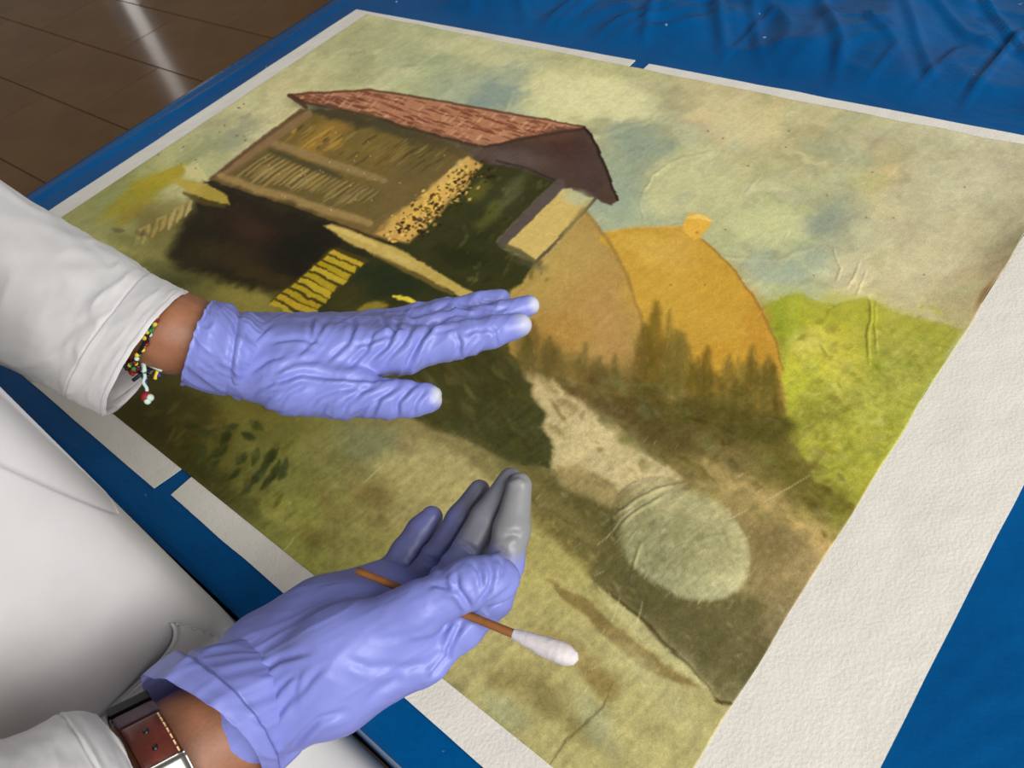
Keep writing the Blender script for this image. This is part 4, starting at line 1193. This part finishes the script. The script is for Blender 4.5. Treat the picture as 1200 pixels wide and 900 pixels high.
# overlapping front placket
zp = np.linspace(TZ - .41, TZ + .38, 90)
xs_ = np.linspace(0.492, 0.548, 9)
Xp, Zp = np.meshgrid(xs_, zp, indexing='ij')
Yp = CY + HB + 0.0012 + 0.0012 * noise3(np.stack([Xp * 10, Zp * 7, Zp * 0], -1), 31) 
Vt = np.stack([Xp, Yp, Zp], -1).reshape(-1, 3); Vb = Vt - np.array([0, .0045, 0]); n1_, n2_ = Xp.shape
f = grid_faces(n1_, n2_); N0 = n1_ * n2_
per = list(range(0, n2_)) + [i * n2_ + n2_ - 1 for i in range(1, n1_)] + [(n1_ - 1) * n2_ + j for j in range(n2_ - 2, -1, -1)] + [i * n2_ for i in range(n1_ - 2, 0, -1)]
side = np.array([[per[i], per[(i + 1) % len(per)], per[(i + 1) % len(per)] + N0, per[i] + N0] for i in range(len(per))])
mesh_np('placket', np.concatenate([Vt, Vb]), [f[:, ::-1], f + N0, side[:, ::-1]], m_coat, coat)


# sleeves
def sleeve(name, spec, seed, n=140, m=96, amp=0.0035, seam=.76):
    G, th = rings(spec, n, m)
    N = orient(G, ring_normals(G))
    u = np.linspace(0, 1, n)[:, None] * np.ones(m)[None]
    cuff = np.clip((u - seam) / .05, 0, 1)
    p = np.stack([np.cos(th)[None] * 1.6 + u * 2.2, np.sin(th)[None] * 1.6 + u * .6, u * 5 + 0 * th[None]], -1)
    fold = amp * fbm3(p * 1.5, 3, seed) + amp * .8 * (1 - np.abs(fbm3(p * 1.1 + 4, 2, seed + 3))) ** 4
    G = G + N * (fold * (1 - .55 * cuff) + 0.0008 * np.clip((u - seam) / .004, 0, 1) - .0012 * np.exp(-((u - seam) / .006) ** 2) + .0007 * np.exp(-((u - 1) / .012) ** 2))[..., None]
    return shell(name, G, 0.0028, m_coat, coat), G, N


SL = [(-165, 240, .582, -58, 96, 2, 0, .052), (0, 325, .548, -44, 84, 6, 0, .047), (90, 372, .522, -46, 76, 10, 3, .045), (140, 399, .509, -48, 72, 13, 5, .044), (170, 414, .502, -47, 70, 16, 7, .043)]
sl_o, GL, NL = sleeve('sleeve', SL, 40, amp=.0025, seam=.68)
SR = [(-330, 1150, .31, 60, 160, 0, 0, .053), (-150, 1085, .335, 56, 135, 0, 0, .050), (20, 1000, .365, 56, 116, -5, 0, .047), (100, 960, .383, 56, 110, -10, 2, .046), (140, 941, .394, 52, 104, -12, 4, .044), (154, 934, .398, 44, 92, -12, 4, .040)]
sr_o, GR, NR = sleeve('sleeve', SR, 60, amp=.002, seam=.70)

# trousers and shoes below the table
m_trs = simple_mat('dark_trousers', (48, 50, 60), 0.85, 0.2, var=0.1)
m_shoe = simple_mat('black_leather', (26, 25, 26), 0.45, 0.4, var=0.1)
fld = Field((.15, -.42, .05), (.76, .02, TZ + .05), .008)
D = fld.new()
for s in (-1, 1):
    fld.cap(D, (CX + s * .09, -.205, TZ - .12), (CX + s * .1, -.2, .48), .095, .066, .02, .03)
    fld.cap(D, (CX + s * .1, -.2, .48), (CX + s * .105, -.22, .10), .066, .055, .02, .03)
V, F = surface(D, fld.lo, fld.h)
mesh_np('trousers', relax(V, F, 3), F, m_trs, person)
for s in (-1, 1):
    fld = Field((CX + s * .105 - .09, -.34, -.02), (CX + s * .105 + .09, .08, .2), .005)
    D = fld.new(); x = CX + s * .105
    fld.cap(D, (x, -.25, .045), (x, -.2, .075), .042, .045, .02, .03)
    fld.cap(D, (x, -.25, .04), (x, -.02, .034), .038, .032, .02, .03)
    V, F = surface(D, fld.lo, fld.h); V = relax(V, F, 3); V[:, 2] = np.maximum(V[:, 2], 0.001)
    mesh_np('shoe', V, F, m_shoe, person)

# the body under the clothes: one continuous skin
sh = TZ + .50
hd = sh - .035
Lel = Q(-170, 250, .575); Lw0 = Q(120, 365, .515); Lw1 = Q(205, 390, .504); Lw2 = Q(268, 405, .508)
Rel = Q(-300, 1140, .325); Rw0 = Q(90, 958, .398); Rw1 = Q(229, 880, .428); Rw2 = Q(330, 822, .445)
fld = Field((.14, -.44, TZ - .12), (.95, .24, TZ + .90), .0036)
D = fld.new()
fld.cap(D, (CX, -.2, TZ - .05), (CX, -.205, TZ + .34), .11, .115, .02, .04)
fld.cap(D, (CX - .13, -.22, sh - .06), (CX + .13, -.22, sh - .06), .06, .06, .04, .05)
fld.cap(D, (CX, -.21, sh - .05), (CX, -.18, sh + .16), .054, .052, .03, .05)
fld.cap(D, (CX, -.17, hd + .275), (CX, -.14, hd + .265), .079, .075, .02, .04)
fld.cap(D, (CX, -.13, hd + .225), (CX, -.105, hd + .175), .060, .040, .025, .04)
fld.cap(D, (CX, -.064, hd + .245), (CX, -.050, hd + .212), .007, .0115, .012, .03)
for s_ in (-1, 1): fld.cap(D, (CX + s_ * .076, -.155, hd + .245), (CX + s_ * .078, -.15, hd + .215), .013, .009, .006, .03)
Lsh = np.array((CX - .185, -.2, sh - .06)); Rsh = np.array((CX + .185, -.2, sh - .06))
fld.cap(D, Lsh, Lel, .042, .034, .02, .04); fld.cap(D, Lel, Lw0, .036, .027, .015, .03)
fld.cap(D, Rsh, Rel, .042, .034, .02, .04); fld.cap(D, Rel, Rw0, .036, .029, .015, .03)
fwd = RM[2]
for o1 in (-.004, .010):
    fld.cap(D, Lw0 + fwd * o1, Lw1 + fwd * o1, .0245, .0228, .010); fld.cap(D, Lw1 + fwd * o1, Lw2 + fwd * o1, .0228, .017, .010)
upv = np.array(Q(229 - 30, 880 - 52, .428)) - Rw1; upv /= np.linalg.norm(upv)
for o1 in (-.006, .006):
    fld.cap(D, Rw0 + upv * o1, Rw1 + upv * o1, .026, .0240, .010); fld.cap(D, Rw1 + upv * o1, Rw2 + upv * o1, .0240, .021, .010)
V, F = surface(D, fld.lo, fld.h); V = relax(V, F, 4)
mesh_np('body', V, F, m_skin, person)

# upper-arm cloth joins sleeves to the shoulders
for a, b in ((Lsh, Lel), (Rsh, Rel)):
    fld = Field(np.minimum(a, b) - .1, np.maximum(a, b) + .1, .005)
    D = fld.new(); fld.cap(D, a, b, .074, .0565, .01, .02)
    V, F = surface(D, fld.lo, fld.h); V = relax(V, F, 3); N = vnormals(V, F)
    V = V + N * (.004 * fbm3(V * 22, 3, 5))[:, None]
    mesh_np('sleeve', V, F, m_coat, coat)

# head turned down towards the work
m_hair = simple_mat('dark_hair', (46, 34, 26), 0.55, 0.4, var=0.3, nscale=150, bump=.5, bscale=200)
m_eye = simple_mat('eye_white', (220, 216, 210), 0.3, 0.5, var=0.02)
m_lip = simple_mat('lips', (142, 82, 72), 0.45, 0.4, var=0.05)
fld = Field((CX - .13, -.30, hd + .1), (CX + .13, .0, hd + .39), .004)
D = fld.new()
fld.cap(D, (CX, -.185, hd + .28), (CX, -.145, hd + .285), .083, .080, .02, .03)
fld.cap(D, (CX, -.205, hd + .24), (CX, -.215, hd + .19), .066, .050, .02, .03)
for s_ in (-1, 1): fld.cap(D, (CX + s_ * .066, -.165, hd + .27), (CX + s_ * .072, -.17, hd + .22), .018, .012, .01, .02)
V, F = surface(D, fld.lo, fld.h); V = relax(V, F, 2)
keep = V[:, 1] > -.118
V[keep, 1] = -.118 - (V[keep, 1] + .118) * .2
mesh_np('hair', V, F, m_hair, person)
for s_ in (-1, 1):
    pill('eye', np.array((CX + s_ * .031, -.082, hd + .245)), .0115, m_eye, person)
    pill('pupil', np.array((CX + s_ * .031, -.0728, hd + .2415)), .0045, m_hair, person)
tube('mouth', [(CX - .022, -.069, hd + .178), (CX, -.060, hd + .175), (CX + .022, -.069, hd + .178)], [.002, .0045, .002], m_lip, person, seg=8, n=14)

# ------------------------------------------------------------------ gloves
GCOL = s2l((120, 127, 194)); PALM_SHADE = s2l((84, 84, 116)); GTIP = s2l((188, 190, 200)); GREY = s2l((128, 128, 130))
m_glove = tint_mat('nitrile_glove', 0.42, 0.4, bumps=((130, 0.10, 0.002), (900, 0.05, 0.0004)))
bn = m_glove.node_tree.nodes['Principled BSDF']
bn.inputs['Subsurface Weight'].default_value = 0.0
bn.inputs['Subsurface Radius'].default_value = (0.002, 0.002, 0.004)
bn.inputs['Subsurface Scale'].default_value = 0.5

L_palm = [[(275, 416, .500, 35), (470, 411, .498, 27)], [(275, 408, .518, 36), (468, 400, .516, 27)], [(275, 404, .534, 34), (460, 392, .534, 24)], [(275, 402, .545, 30), (440, 388, .550, 22)],
          [(285, 428, .498, 36), (345, 446, .490, 36), (400, 459, .486, 28)]]
L_fing = [[(380, 455, .488, 30), (402, 460, .486, 28), (455, 468, .483, 23), (480, 468, .483, 21), (500, 466, .483, 18)],
          [(470, 411, .498, 25), (528, 401, .496, 21), (545, 397, .4955, 20), (575, 390, .497, 19), (609, 381, .499, 14.5)],
          [(468, 400, .516, 23), (535, 384, .514, 19.5), (585, 370, .513, 17), (620, 358, .513, 12.5)],
          [(460, 390, .534, 21), (518, 371, .533, 18), (558, 359, .532, 16), (587, 350, .532, 11.5)],
          [(440, 384, .550, 18), (490, 370, .551, 15), (525, 362, .551, 13), (545, 358, .551, 10)]]
V, F = build_hand(L_palm, L_fing, .0012, .010, .007)
V = relax(V, F, 3)
N = vnormals(V, F)


def zl(pts):     # sketch coordinates of the left glove
    return [(x / 2.609 + 200, y / 2.609 + 310) for x, y in pts]


LS = [(zl([(712, 335), (735, 290), (765, 225), (800, 190), (850, 178)]), 3.2, .0028), (zl([(240, 395), (300, 365), (400, 335), (500, 345), (620, 352), (715, 335)]), 3.5, .0022),
      (zl([(400, 455), (450, 405), (520, 380), (620, 372)]), 4, .0018), (zl([(515, 468), (545, 420), (590, 385), (640, 368)]), 3.2, .0022), (zl([(570, 468), (600, 430), (660, 385)]), 2.8, .0016),
      (zl([(610, 468), (640, 410), (690, 372)]), 3, .0020), (zl([(690, 470), (695, 420), (735, 375), (760, 360)]), 3, .0022), (zl([(740, 465), (750, 420), (780, 380)]), 2.6, .0014), (zl([(320, 440), (360, 390), (430, 355)]), 3.5, .0014),
      (zl([(380, 285), (430, 240), (470, 180), (490, 165)]), 3, .0016), (zl([(425, 230), (430, 190), (428, 170)]), 2.6, .0016), (zl([(300, 240), (380, 225), (470, 240)]), 2.8, .0012), (zl([(470, 300), (540, 240), (560, 190), (550, 160)]), 3, .0018),
      (zl([(540, 320), (600, 260), (620, 200)]), 3, .0016), (zl([(600, 300), (660, 250), (690, 190), (700, 160)]), 3, .0018), (zl([(650, 300), (710, 240), (745, 180)]), 2.8, .0015), (zl([(560, 250), (620, 235), (700, 200)]), 2.6, .0012),
      (zl([(790, 200), (830, 170), (870, 150), (950, 160)]), 2.6, .0018), (zl([(880, 280), (885, 240), (870, 205)]), 2.4, .0014), (zl([(1000, 250), (990, 205), (970, 185)]), 2.2, .0010), (zl([(890, 215), (940, 200), (990, 200)]), 2.2, .0009),
      (zl([(800, 215), (850, 200), (880, 190)]), 2.2, .0010), (zl([(860, 110), (880, 130), (930, 140)]), 2.4, .0016), (zl([(940, 90), (950, 115), (990, 120)]), 2.2, .0013), (zl([(950, 130), (1000, 140), (1040, 130)]), 2.2, .0013),
      (zl([(240, 330), (300, 290), (350, 280)]), 3, .0012), (zl([(220, 260), (270, 215), (310, 180)]), 3, .0015), (zl([(300, 340), (380, 300), (460, 290)]), 3.4, .0010), (zl([(760, 140), (800, 150), (850, 120)]), 2.4, .0014),
      (zl([(700, 130), (740, 160), (800, 150)]), 2.4, .0014), (zl([(640, 150), (660, 190), (720, 200)]), 2.4, .0013), (zl([(270, 430), (300, 400), (340, 385)]), 3, .0012), (zl([(450, 460), (480, 420), (530, 395)]), 3, .0013)]


def glove_noise(V, N, seed, amp, ang=-50.0, la=46.0, lc=13.0):
    x, y, dd = proj(V)
    c, s = math.cos(math.radians(ang)), math.sin(math.radians(ang))
    p = np.stack([(x * c + y * s) / la, (-x * s + y * c) / lc, dd * 45], -1)
    p = p + 0.8 * np.stack([noise3(p * .5 + 9, seed + 1), noise3(p * .5 + 31, seed + 2), noise3(p * .5 + 77, seed + 3)], -1)
    r = (1 - np.abs(noise3(p, seed))) ** 3 * 1.0 + .45 * (1 - np.abs(noise3(p * 2.1 + 5, seed + 5))) ** 3
    return V + N * ((r - .55) * amp)[:, None]


V = sculpt(V, N, LS)
px_, py_, _ = proj(V)
amp = np.interp(px_, [260, 330, 560, 620], [.0008, .0008, .0010, .0002])
V = V + (glove_noise(V, N, 11, 1.0) - V) * amp[:, None]
V = relax(V, F, 1, .35)


def tint_tips(V, tips, col, base):
    c = np.tile(base, (len(V), 1))
    for (j, r0, r1) in tips:
        d = np.linalg.norm(V - Q(*j), axis=1)
        w = np.clip((r1 - d) / (r1 - r0), 0, 1)[:, None]; w = w * w * (3 - 2 * w)
        c = c * (1 - w) + col * w
    return c


cL = tint_tips(V, [((522, 461, .478), .004, .0115), ((631, 374, .492), .004, .018), ((637, 354, .508), .004, .012)], GTIP, GCOL)
gl = mesh_np('glove', V, F, m_glove, person, colors=cL)
gl['label'] = 'blue-violet glove on the flat open hand'
# cuff of the left glove
LC = [(318, 416, .507, -6, 34, 2, 0, .022), (300, 417, .506, -6, 43, 3, 0, .030), (283, 416, .505, -6, 50, 4, 1, .036), (270, 412, .505, -8, 51, 4, 1, .037), (255, 408, .505, -12, 52, 5, 2, .037), (242, 405, .504, -16, 50, 6, 2, .037), (233, 402, .504, -18, 48, 7, 2, .036)]
G, th = rings(LC, 56, 150); N_ = orient(G, ring_normals(G))
u = np.linspace(0, 1, 56)[:, None] * np.ones(150)[None]
pp = np.stack([np.cos(th + .9 * u) * 2.0, np.sin(th + .9 * u) * 2.0, u * 1.6 + .25 * np.sin(th * 2)[None]], -1)
wr = (1 - np.abs(noise3(pp * 1.7, 71))) ** 3 - .4 + .5 * ((1 - np.abs(noise3(pp * 3.3 + 3, 73))) ** 3 - .4)
G = G + N_ * (wr * .0016 * np.clip((u - .02) / .2, 0, 1) + .0014 * np.exp(-((u - .30 - .04 * np.sin(3 * th)[None]) / .05) ** 2) - .002 * np.exp(-((u - .42) / .05) ** 2) + .0012 * np.exp(-((u - 1) / .03) ** 2))[..., None]
G[-6:] += (G[-6:] - G[-12:-6]) * (.12 * np.sin(3 * th + 1) * np.linspace(0, 1, 6)[:, None])[..., None]
cuffL = shell('cuff', G, .0009, m_glove, gl, colors=None)
ca = cuffL.data.color_attributes.new('tint', 'FLOAT_COLOR', 'POINT')
ca.data.foreach_set('color', np.tile(np.append(GCOL, 1), len(cuffL.data.vertices)).astype(np.float32))

R_palm = [[(275, 858, .432, 44), (390, 812, .430, 40), (490, 772, .432, 30)], [(275, 838, .448, 46), (480, 745, .454, 30)], [(275, 822, .462, 44), (470, 718, .473, 28)], [(275, 808, .472, 40), (452, 700, .488, 26)],
          [(318, 762, .470, 46), (380, 722, .478, 38), (445, 690, .486, 28)], [(310, 812, .440, 48), (400, 762, .428, 44), (480, 722, .422, 33)], [(300, 785, .456, 48), (380, 742, .462, 44), (450, 706, .470, 30)], [(320, 800, .448, 48), (420, 738, .458, 40), (468, 712, .462, 28)]]
R_fing = [[(470, 726, .423, 33), (495, 710, .419, 30), (550, 683, .418, 29), (574, 679, .420, 27), (587, 678, .423, 23)],
          [(490, 772, .432, 30), (540, 736, .436, 25), (578, 702, .440, 23), (592, 660, .446, 22), (600, 620, .450, 21.5), (609, 568, .456, 14.5)],
          [(480, 745, .456, 27), (538, 668, .462, 23), (571, 608, .466, 20), (598, 561, .468, 13.5)],
          [(470, 716, .475, 25), (512, 655, .482, 19), (540, 608, .485, 17), (562, 574, .486, 12.5)],
          [(452, 694, .490, 24), (478, 648, .496, 20), (494, 622, .498, 17.5), (506, 606, .498, 13.5)]]
V, F = build_hand(R_palm, R_fing, .0012, .016, .006)
V = relax(V, F, 3)
N = vnormals(V, F)


def zr(pts):
    return [(x / 3.334 + 380, y / 3.334 + 530) for x, y in pts]


def zr2(pts):
    return [(x / 3.0 + 80, y / 3.0 + 640) for x, y in pts]


RS = [(zr([(415, 515), (470, 525), (520, 545)]), 3, .0016), (zr([(515, 470), (520, 530), (560, 590), (575, 615)]), 3, .0020), (zr([(580, 430), (610, 480), (620, 540)]), 2.6, .0018), (zr([(640, 425), (655, 480), (640, 540), (590, 600)]), 2.8, .0018),
      (zr([(690, 420), (700, 450), (690, 490)]), 2.6, .0014), (zr([(490, 760), (485, 800), (410, 885)]), 3, .0028), (zr([(540, 660), (510, 720), (480, 790)]), 3.2, .0020), (zr([(640, 690), (590, 650), (560, 640)]), 3, .0016),
      (zr([(530, 660), (420, 730), (300, 760)]), 5, .0010), (zr([(470, 640), (380, 700), (200, 740)]), 5, .0009), (zr([(500, 760), (400, 830), (250, 850)]), 5, .0010), (zr([(640, 390), (690, 380), (720, 400)]), 3, .0016), (zr([(700, 330), (740, 320), (770, 330)]), 4, .0012),
      (zr([(520, 350), (560, 360), (590, 390)]), 2.6, .0014), (zr([(360, 400), (420, 420), (470, 450)]), 4, .0018), (zr([(700, 110), (760, 90), (800, 110)]), 3, .0010), (zr([(620, 600), (680, 570), (740, 520)]), 3, .0014),
      (zr2([(610, 510), (640, 470), (740, 400), (860, 370)]), 3.4, .0016), (zr2([(600, 480), (640, 420), (690, 380)]), 3, .0014), (zr2([(780, 560), (850, 470), (900, 420)]), 4, .0014), (zr2([(700, 640), (790, 520), (820, 440)]), 3.5, .0012),
      (zr2([(760, 740), (830, 660), (880, 610), (980, 580)]), 4, .0018), (zr2([(700, 560), (740, 500), (800, 450)]), 3, .0012), (zr2([(980, 400), (1060, 430), (1150, 420)]), 5, .0010), (zr2([(1040, 560), (1100, 500), (1190, 450)]), 5, .0010)]
V = sculpt(V, N, RS)
px_, py_, _ = proj(V)
amp = np.interp(px_, [230, 330, 450, 520, 560], [.0010, .0006, .0004, .0009, .0005]) * np.interp(py_, [560, 650, 670], [.15, .4, 1])
V = V + (glove_noise(V, N, 51, 1.0, -30, 60, 16) - V) * amp[:, None]
V = relax(V, F, 1, .35)
cR = tint_tips(V, [((609, 575, .450), .016, .034), ((604, 620, .440), .010, .022), ((590, 570, .465), .014, .040), ((570, 610, .462), .010, .026), ((562, 580, .480), .006, .022)], GREY, GCOL)
# palm-side shade painted into the glove colour of the other fingers
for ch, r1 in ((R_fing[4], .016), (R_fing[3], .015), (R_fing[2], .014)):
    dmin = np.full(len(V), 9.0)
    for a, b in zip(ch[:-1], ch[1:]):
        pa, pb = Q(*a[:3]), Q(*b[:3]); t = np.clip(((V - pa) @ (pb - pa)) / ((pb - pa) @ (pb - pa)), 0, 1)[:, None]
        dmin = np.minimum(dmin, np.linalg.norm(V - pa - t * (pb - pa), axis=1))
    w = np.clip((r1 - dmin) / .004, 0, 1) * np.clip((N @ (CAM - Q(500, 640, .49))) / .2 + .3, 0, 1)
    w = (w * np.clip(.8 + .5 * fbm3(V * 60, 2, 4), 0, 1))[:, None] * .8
    cR = cR * (1 - w) + (PALM_SHADE if r1 > .0145 else .5 * (PALM_SHADE + GREY)) * w
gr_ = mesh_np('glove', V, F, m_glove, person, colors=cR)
gr_['label'] = 'blue-violet glove with greyed fingertips gripping the swab'
# folded-back cuff of the right glove
RC = [(352, 800, .450, 22, 46, -4, 6, .022), (318, 815, .446, 36, 62, -6, 6, .034), (285, 830, .440, 48, 70, -8, 8, .039), (268, 838, .437, 56, 68, -12, 12, .040), (250, 846, .434, 62, 60, -16, 14, .041), (238, 853, .432, 66, 54, -20, 16, .041)]
G, th = rings(RC, 60, 150); N_ = orient(G, ring_normals(G))
u = np.linspace(0, 1, 60)[:, None] * np.ones(150)[None]
pp = np.stack([np.cos(th)[None] * 2.0 + 0 * u, np.sin(th)[None] * 2.0 + 0 * u, u * .8], -1)
wr = (1 - np.abs(noise3(pp * 1.3, 91))) ** 3 - .4 + .35 * ((1 - np.abs(noise3(pp * 3.0 + 3, 93))) ** 3 - .4)
ub = .55 + .05 * np.sin(2 * th + .6)[None]
G = G + N_ * (wr * .0028 * np.clip(u / .2, 0, 1) + .0030 / (1 + np.exp(-(u - ub) / .012)) - .0015 * np.exp(-((u - ub + .03) / .03) ** 2))[..., None]
cuffR = shell('cuff', G, .0009, m_glove, gr_)
ca = cuffR.data.color_attributes.new('tint', 'FLOAT_COLOR', 'POINT')
ca.data.foreach_set('color', np.tile(np.append(GCOL, 1), len(cuffR.data.vertices)).astype(np.float32))

# ------------------------------------------------------------------ swab
m_stick = simple_mat('bamboo_stick', (136, 86, 42), 0.5, 0.4, var=0.25, nscale=90, bump=.2, bscale=400)
m_cotton = simple_mat('wet_cotton', (206, 198, 198), 0.7, 0.3, var=0.03, nscale=200, bump=.25, bscale=350, bdist=.001, sss=.2)
s0 = Q(419, 669, .447); s1 = Q(548, 721, .4215); dirv = (s1 - s0) / np.linalg.norm(s1 - s0)
tgt = [s0 + dirv * t for t in np.linspace(0, .25, 2500)]
pxs = np.array([proj(p)[0] for p in tgt]); tip_t = np.linspace(0, .25, 2500)[np.argmin(np.abs(pxs - 668))]; neck_t = np.linspace(0, .25, 2500)[np.argmin(np.abs(pxs - 602))]
swab = empty('cotton_swab', tuple(s0))
tag(swab, 'thin brown wooden swab stick with wet white cotton tip held in the glove', 'cotton swab')
tube('stick', [s0, s0 + dirv * (tip_t - .006)], [.0021, .0023], m_stick, swab, seg=12, n=30)
cp = [s0 + dirv * t for t in np.linspace(neck_t, tip_t + .003, 9)]
ct = tube('cotton_tip', cp, [.0025, .0034, .0041, .0046, .0050, .0054, .0055, .0050, .0030], m_cotton, swab, seg=28, n=60)
co_ = np.empty(len(ct.data.vertices) * 3, np.float32); ct.data.vertices.foreach_get('co', co_); co_ = co_.reshape(-1, 3)
co_ += .0004 * np.stack([fbm3(co_ * 260, 2, k) for k in (1, 2, 3)], -1); ct.data.vertices.foreach_set('co', co_.ravel().astype(np.float32)); ct.data.update()

# ------------------------------------------------------------------ wrist watch
m_strap = simple_mat('oxblood_leather', (84, 32, 20), 0.35, 0.45, var=0.3, nscale=90, bump=.3, bscale=220, coat=.15)
m_edge = simple_mat('strap_edge', (82, 62, 70), 0.6, 0.3, var=0.2, nscale=120)
m_steel = simple_mat('brushed_steel', (160, 158, 150), 0.34, 0.5, metal=1.0, var=0.04)
m_black = simple_mat('black_case', (20, 20, 22), 0.35, 0.5, var=0.1)
m_thread = simple_mat('cream_thread', (226, 190, 140), 0.7, 0.3, var=0.05)
WS = np.array([(166, 918, .412, 33, 66, -6, 2, .0335), (190, 905, .418, 33, 65, -6, 2, .0335), (214, 892, .424, 33, 64, -6, 2, .0335)], float)


def strap_pt(s, t, off=0.0):
    A = catmull(WS, 21); k = np.clip(np.asarray(s, float) * 20, 0, 20); i = np.clip(k.astype(int), 0, 19); f = (k - i)[..., None]
    R_ = A[i] * (1 - f) + A[i + 1] * f
    c, sn = np.cos(t), np.sin(t)
    cen = Q(R_[..., 0], R_[..., 1], R_[..., 2])
    p = Q(R_[..., 0] + c * R_[..., 3] + sn * R_[..., 5], R_[..., 1] + c * R_[..., 4] + sn * R_[..., 6], R_[..., 2] + sn * R_[..., 7])
    r = p - cen; L = np.linalg.norm(r, axis=-1, keepdims=True)
    return p + r / L * np.asarray(off)[..., None]


watch = empty('wrist_watch', tuple(Q(190, 905, .418)))
tag(watch, 'wrist watch with stitched red-brown leather strap and steel buckle', 'watch')
n, m = 14, 140
S, T_ = np.meshgrid(np.linspace(0, 1, n), np.linspace(0, 2 * np.pi, m, endpoint=False), indexing='ij')
G = strap_pt(S, T_, .0010 + .0016 * np.sin(np.pi * np.clip(S, .02, .98)) ** .35)
strap = shell('strap', G, .0024, m_strap, watch)


def strap_patch(name, s0_, s1_, t0, t1, off, th_, mat, parent, ns=8, nt2=14, rnd=.3):
    S, T_ = np.meshgrid(np.linspace(s0_, s1_, ns), np.linspace(t0, t1, nt2), indexing='ij')
    es = np.minimum(np.arange(ns), np.arange(ns)[::-1])[:, None] > 0; et = np.minimum(np.arange(nt2), np.arange(nt2)[::-1])[None] > 0
    o_ = np.where(es & et, off + th_, off + th_ * (1 - rnd))
    a = strap_pt(S, T_, o_).reshape(-1, 3); b = strap_pt(S, T_, np.full(S.shape, off)).reshape(-1, 3)
    f = grid_faces(ns, nt2); N0 = ns * nt2
    per = list(range(0, nt2)) + [i * nt2 + nt2 - 1 for i in range(1, ns)] + [(ns - 1) * nt2 + j for j in range(nt2 - 2, -1, -1)] + [i * nt2 for i in range(ns - 2, 0, -1)]
    side = np.array([[per[i], per[(i + 1) % len(per)], per[(i + 1) % len(per)] + N0, per[i] + N0] for i in range(len(per))])
    return mesh_np(name, np.concatenate([a, b]), [f, f[:, ::-1] + N0, side], mat, parent)


# angle 0 = lower edge in view, pi = upper edge, 3pi/2 = facing the lens
A0 = 1.5 * np.pi
strap_patch('strap_tail', .03, .97, A0 - .95, A0 - .02, .0024, .0026, m_strap, watch, 8, 26)
strap_patch('keeper_loop', .0, 1.0, A0 - 1.35, A0 - .98, .0030, .0022, m_edge, watch)
strap_patch('buckle', -.03, 1.03, A0 - .14, A0 + .26, .0050, .0036, m_steel, watch, 10, 10, .6)
for k in range(7):
    t_ = A0 - .90 + k * .11
    strap_patch('stitch', .86, .90, t_, t_ + .075, .0047, .0008, m_thread, strap, 4, 4)
for t_ in (A0 - .68, A0 - .38):
    c = strap_pt(np.array(.48), np.array(t_), np.array(.0050))
    pill('strap_hole', c, .0016, m_black, strap, (1, 1, .6))
strap_patch('watch_case', -.25, 1.2, A0 - 2.55, A0 - 1.42, .0028, .0070, m_black, watch, 12, 20, .5)

# ------------------------------------------------------------------ bracelet
bm = [simple_mat('thread_' + k, c, .6, .3, var=.1) for k, c in (('yellow', (206, 176, 50)), ('green', (44, 122, 62)), ('black', (24, 22, 26)), ('red', (128, 30, 36)), ('pale', (176, 196, 184)), ('blue', (36, 54, 120)))]
brace = empty('bracelet', tuple(Q(178, 395, .504)))
tag(brace, 'braided bracelet of coloured beads and threads hanging at the wrist', 'bracelet')
BR = (173, 385, .507, -21, 47, -4, 0, .0365)
ths = np.linspace(0, 2 * np.pi, 96, endpoint=False)
bp_ = Q(BR[0] + np.cos(ths) * BR[3] + np.sin(ths) * BR[5], BR[1] + np.cos(ths) * BR[4], BR[2] + np.sin(ths) * BR[7])
tube('cord', np.concatenate([bp_, bp_[:1]]), .0011, bm[2], brace, seg=6, n=120)
for k, p in enumerate(bp_):
    mtl = bm[[0, 1, 0, 4, 0, 2, 3, 0, 1][k % 9]]
    pill('bead', p + rng.normal(0, .0008, 3), .0016, mtl, brace, (1, 1, .9), 8, 6)
kn = [(157, 428, .497), (163, 425, .494), (168, 428, .493), (174, 429, .494), (160, 434, .497), (167, 434, .494), (172, 425, .494), (176, 433, .497), (181, 430, .497), (154, 432, .499)]
for k, j in enumerate(kn):
    a = Q(*j); q = [a + rng.normal(0, .0030, 3) for _ in range(5)]
    tube('knot', q, .0012, bm[[2, 3, 2, 4, 3, 2, 1, 5, 0, 3][k]], brace, seg=6, n=16)
tube('tassel', [Q(167, 434, .494), Q(170, 441, .494), Q(168, 448, .494), Q(172, 455, .494), Q(172, 461, .494)], .0011, bm[4], brace, seg=6, n=24)
tube('tassel', [Q(166, 434, .495), Q(167, 441, .495), Q(171, 448, .495), Q(170, 455, .495), Q(173, 461, .495)], .0010, bm[5], brace, seg=6, n=24)
pill('bead', Q(172, 465, .494), .0036, bm[3], brace, (1, 1, 1), 12, 9)
pill('bead', Q(176, 466, .493), .0024, bm[4], brace, (1, 1, 1), 10, 8)
pill('bead', Q(173, 470, .493), .0022, bm[4], brace, (1, 1, 1), 10, 8)
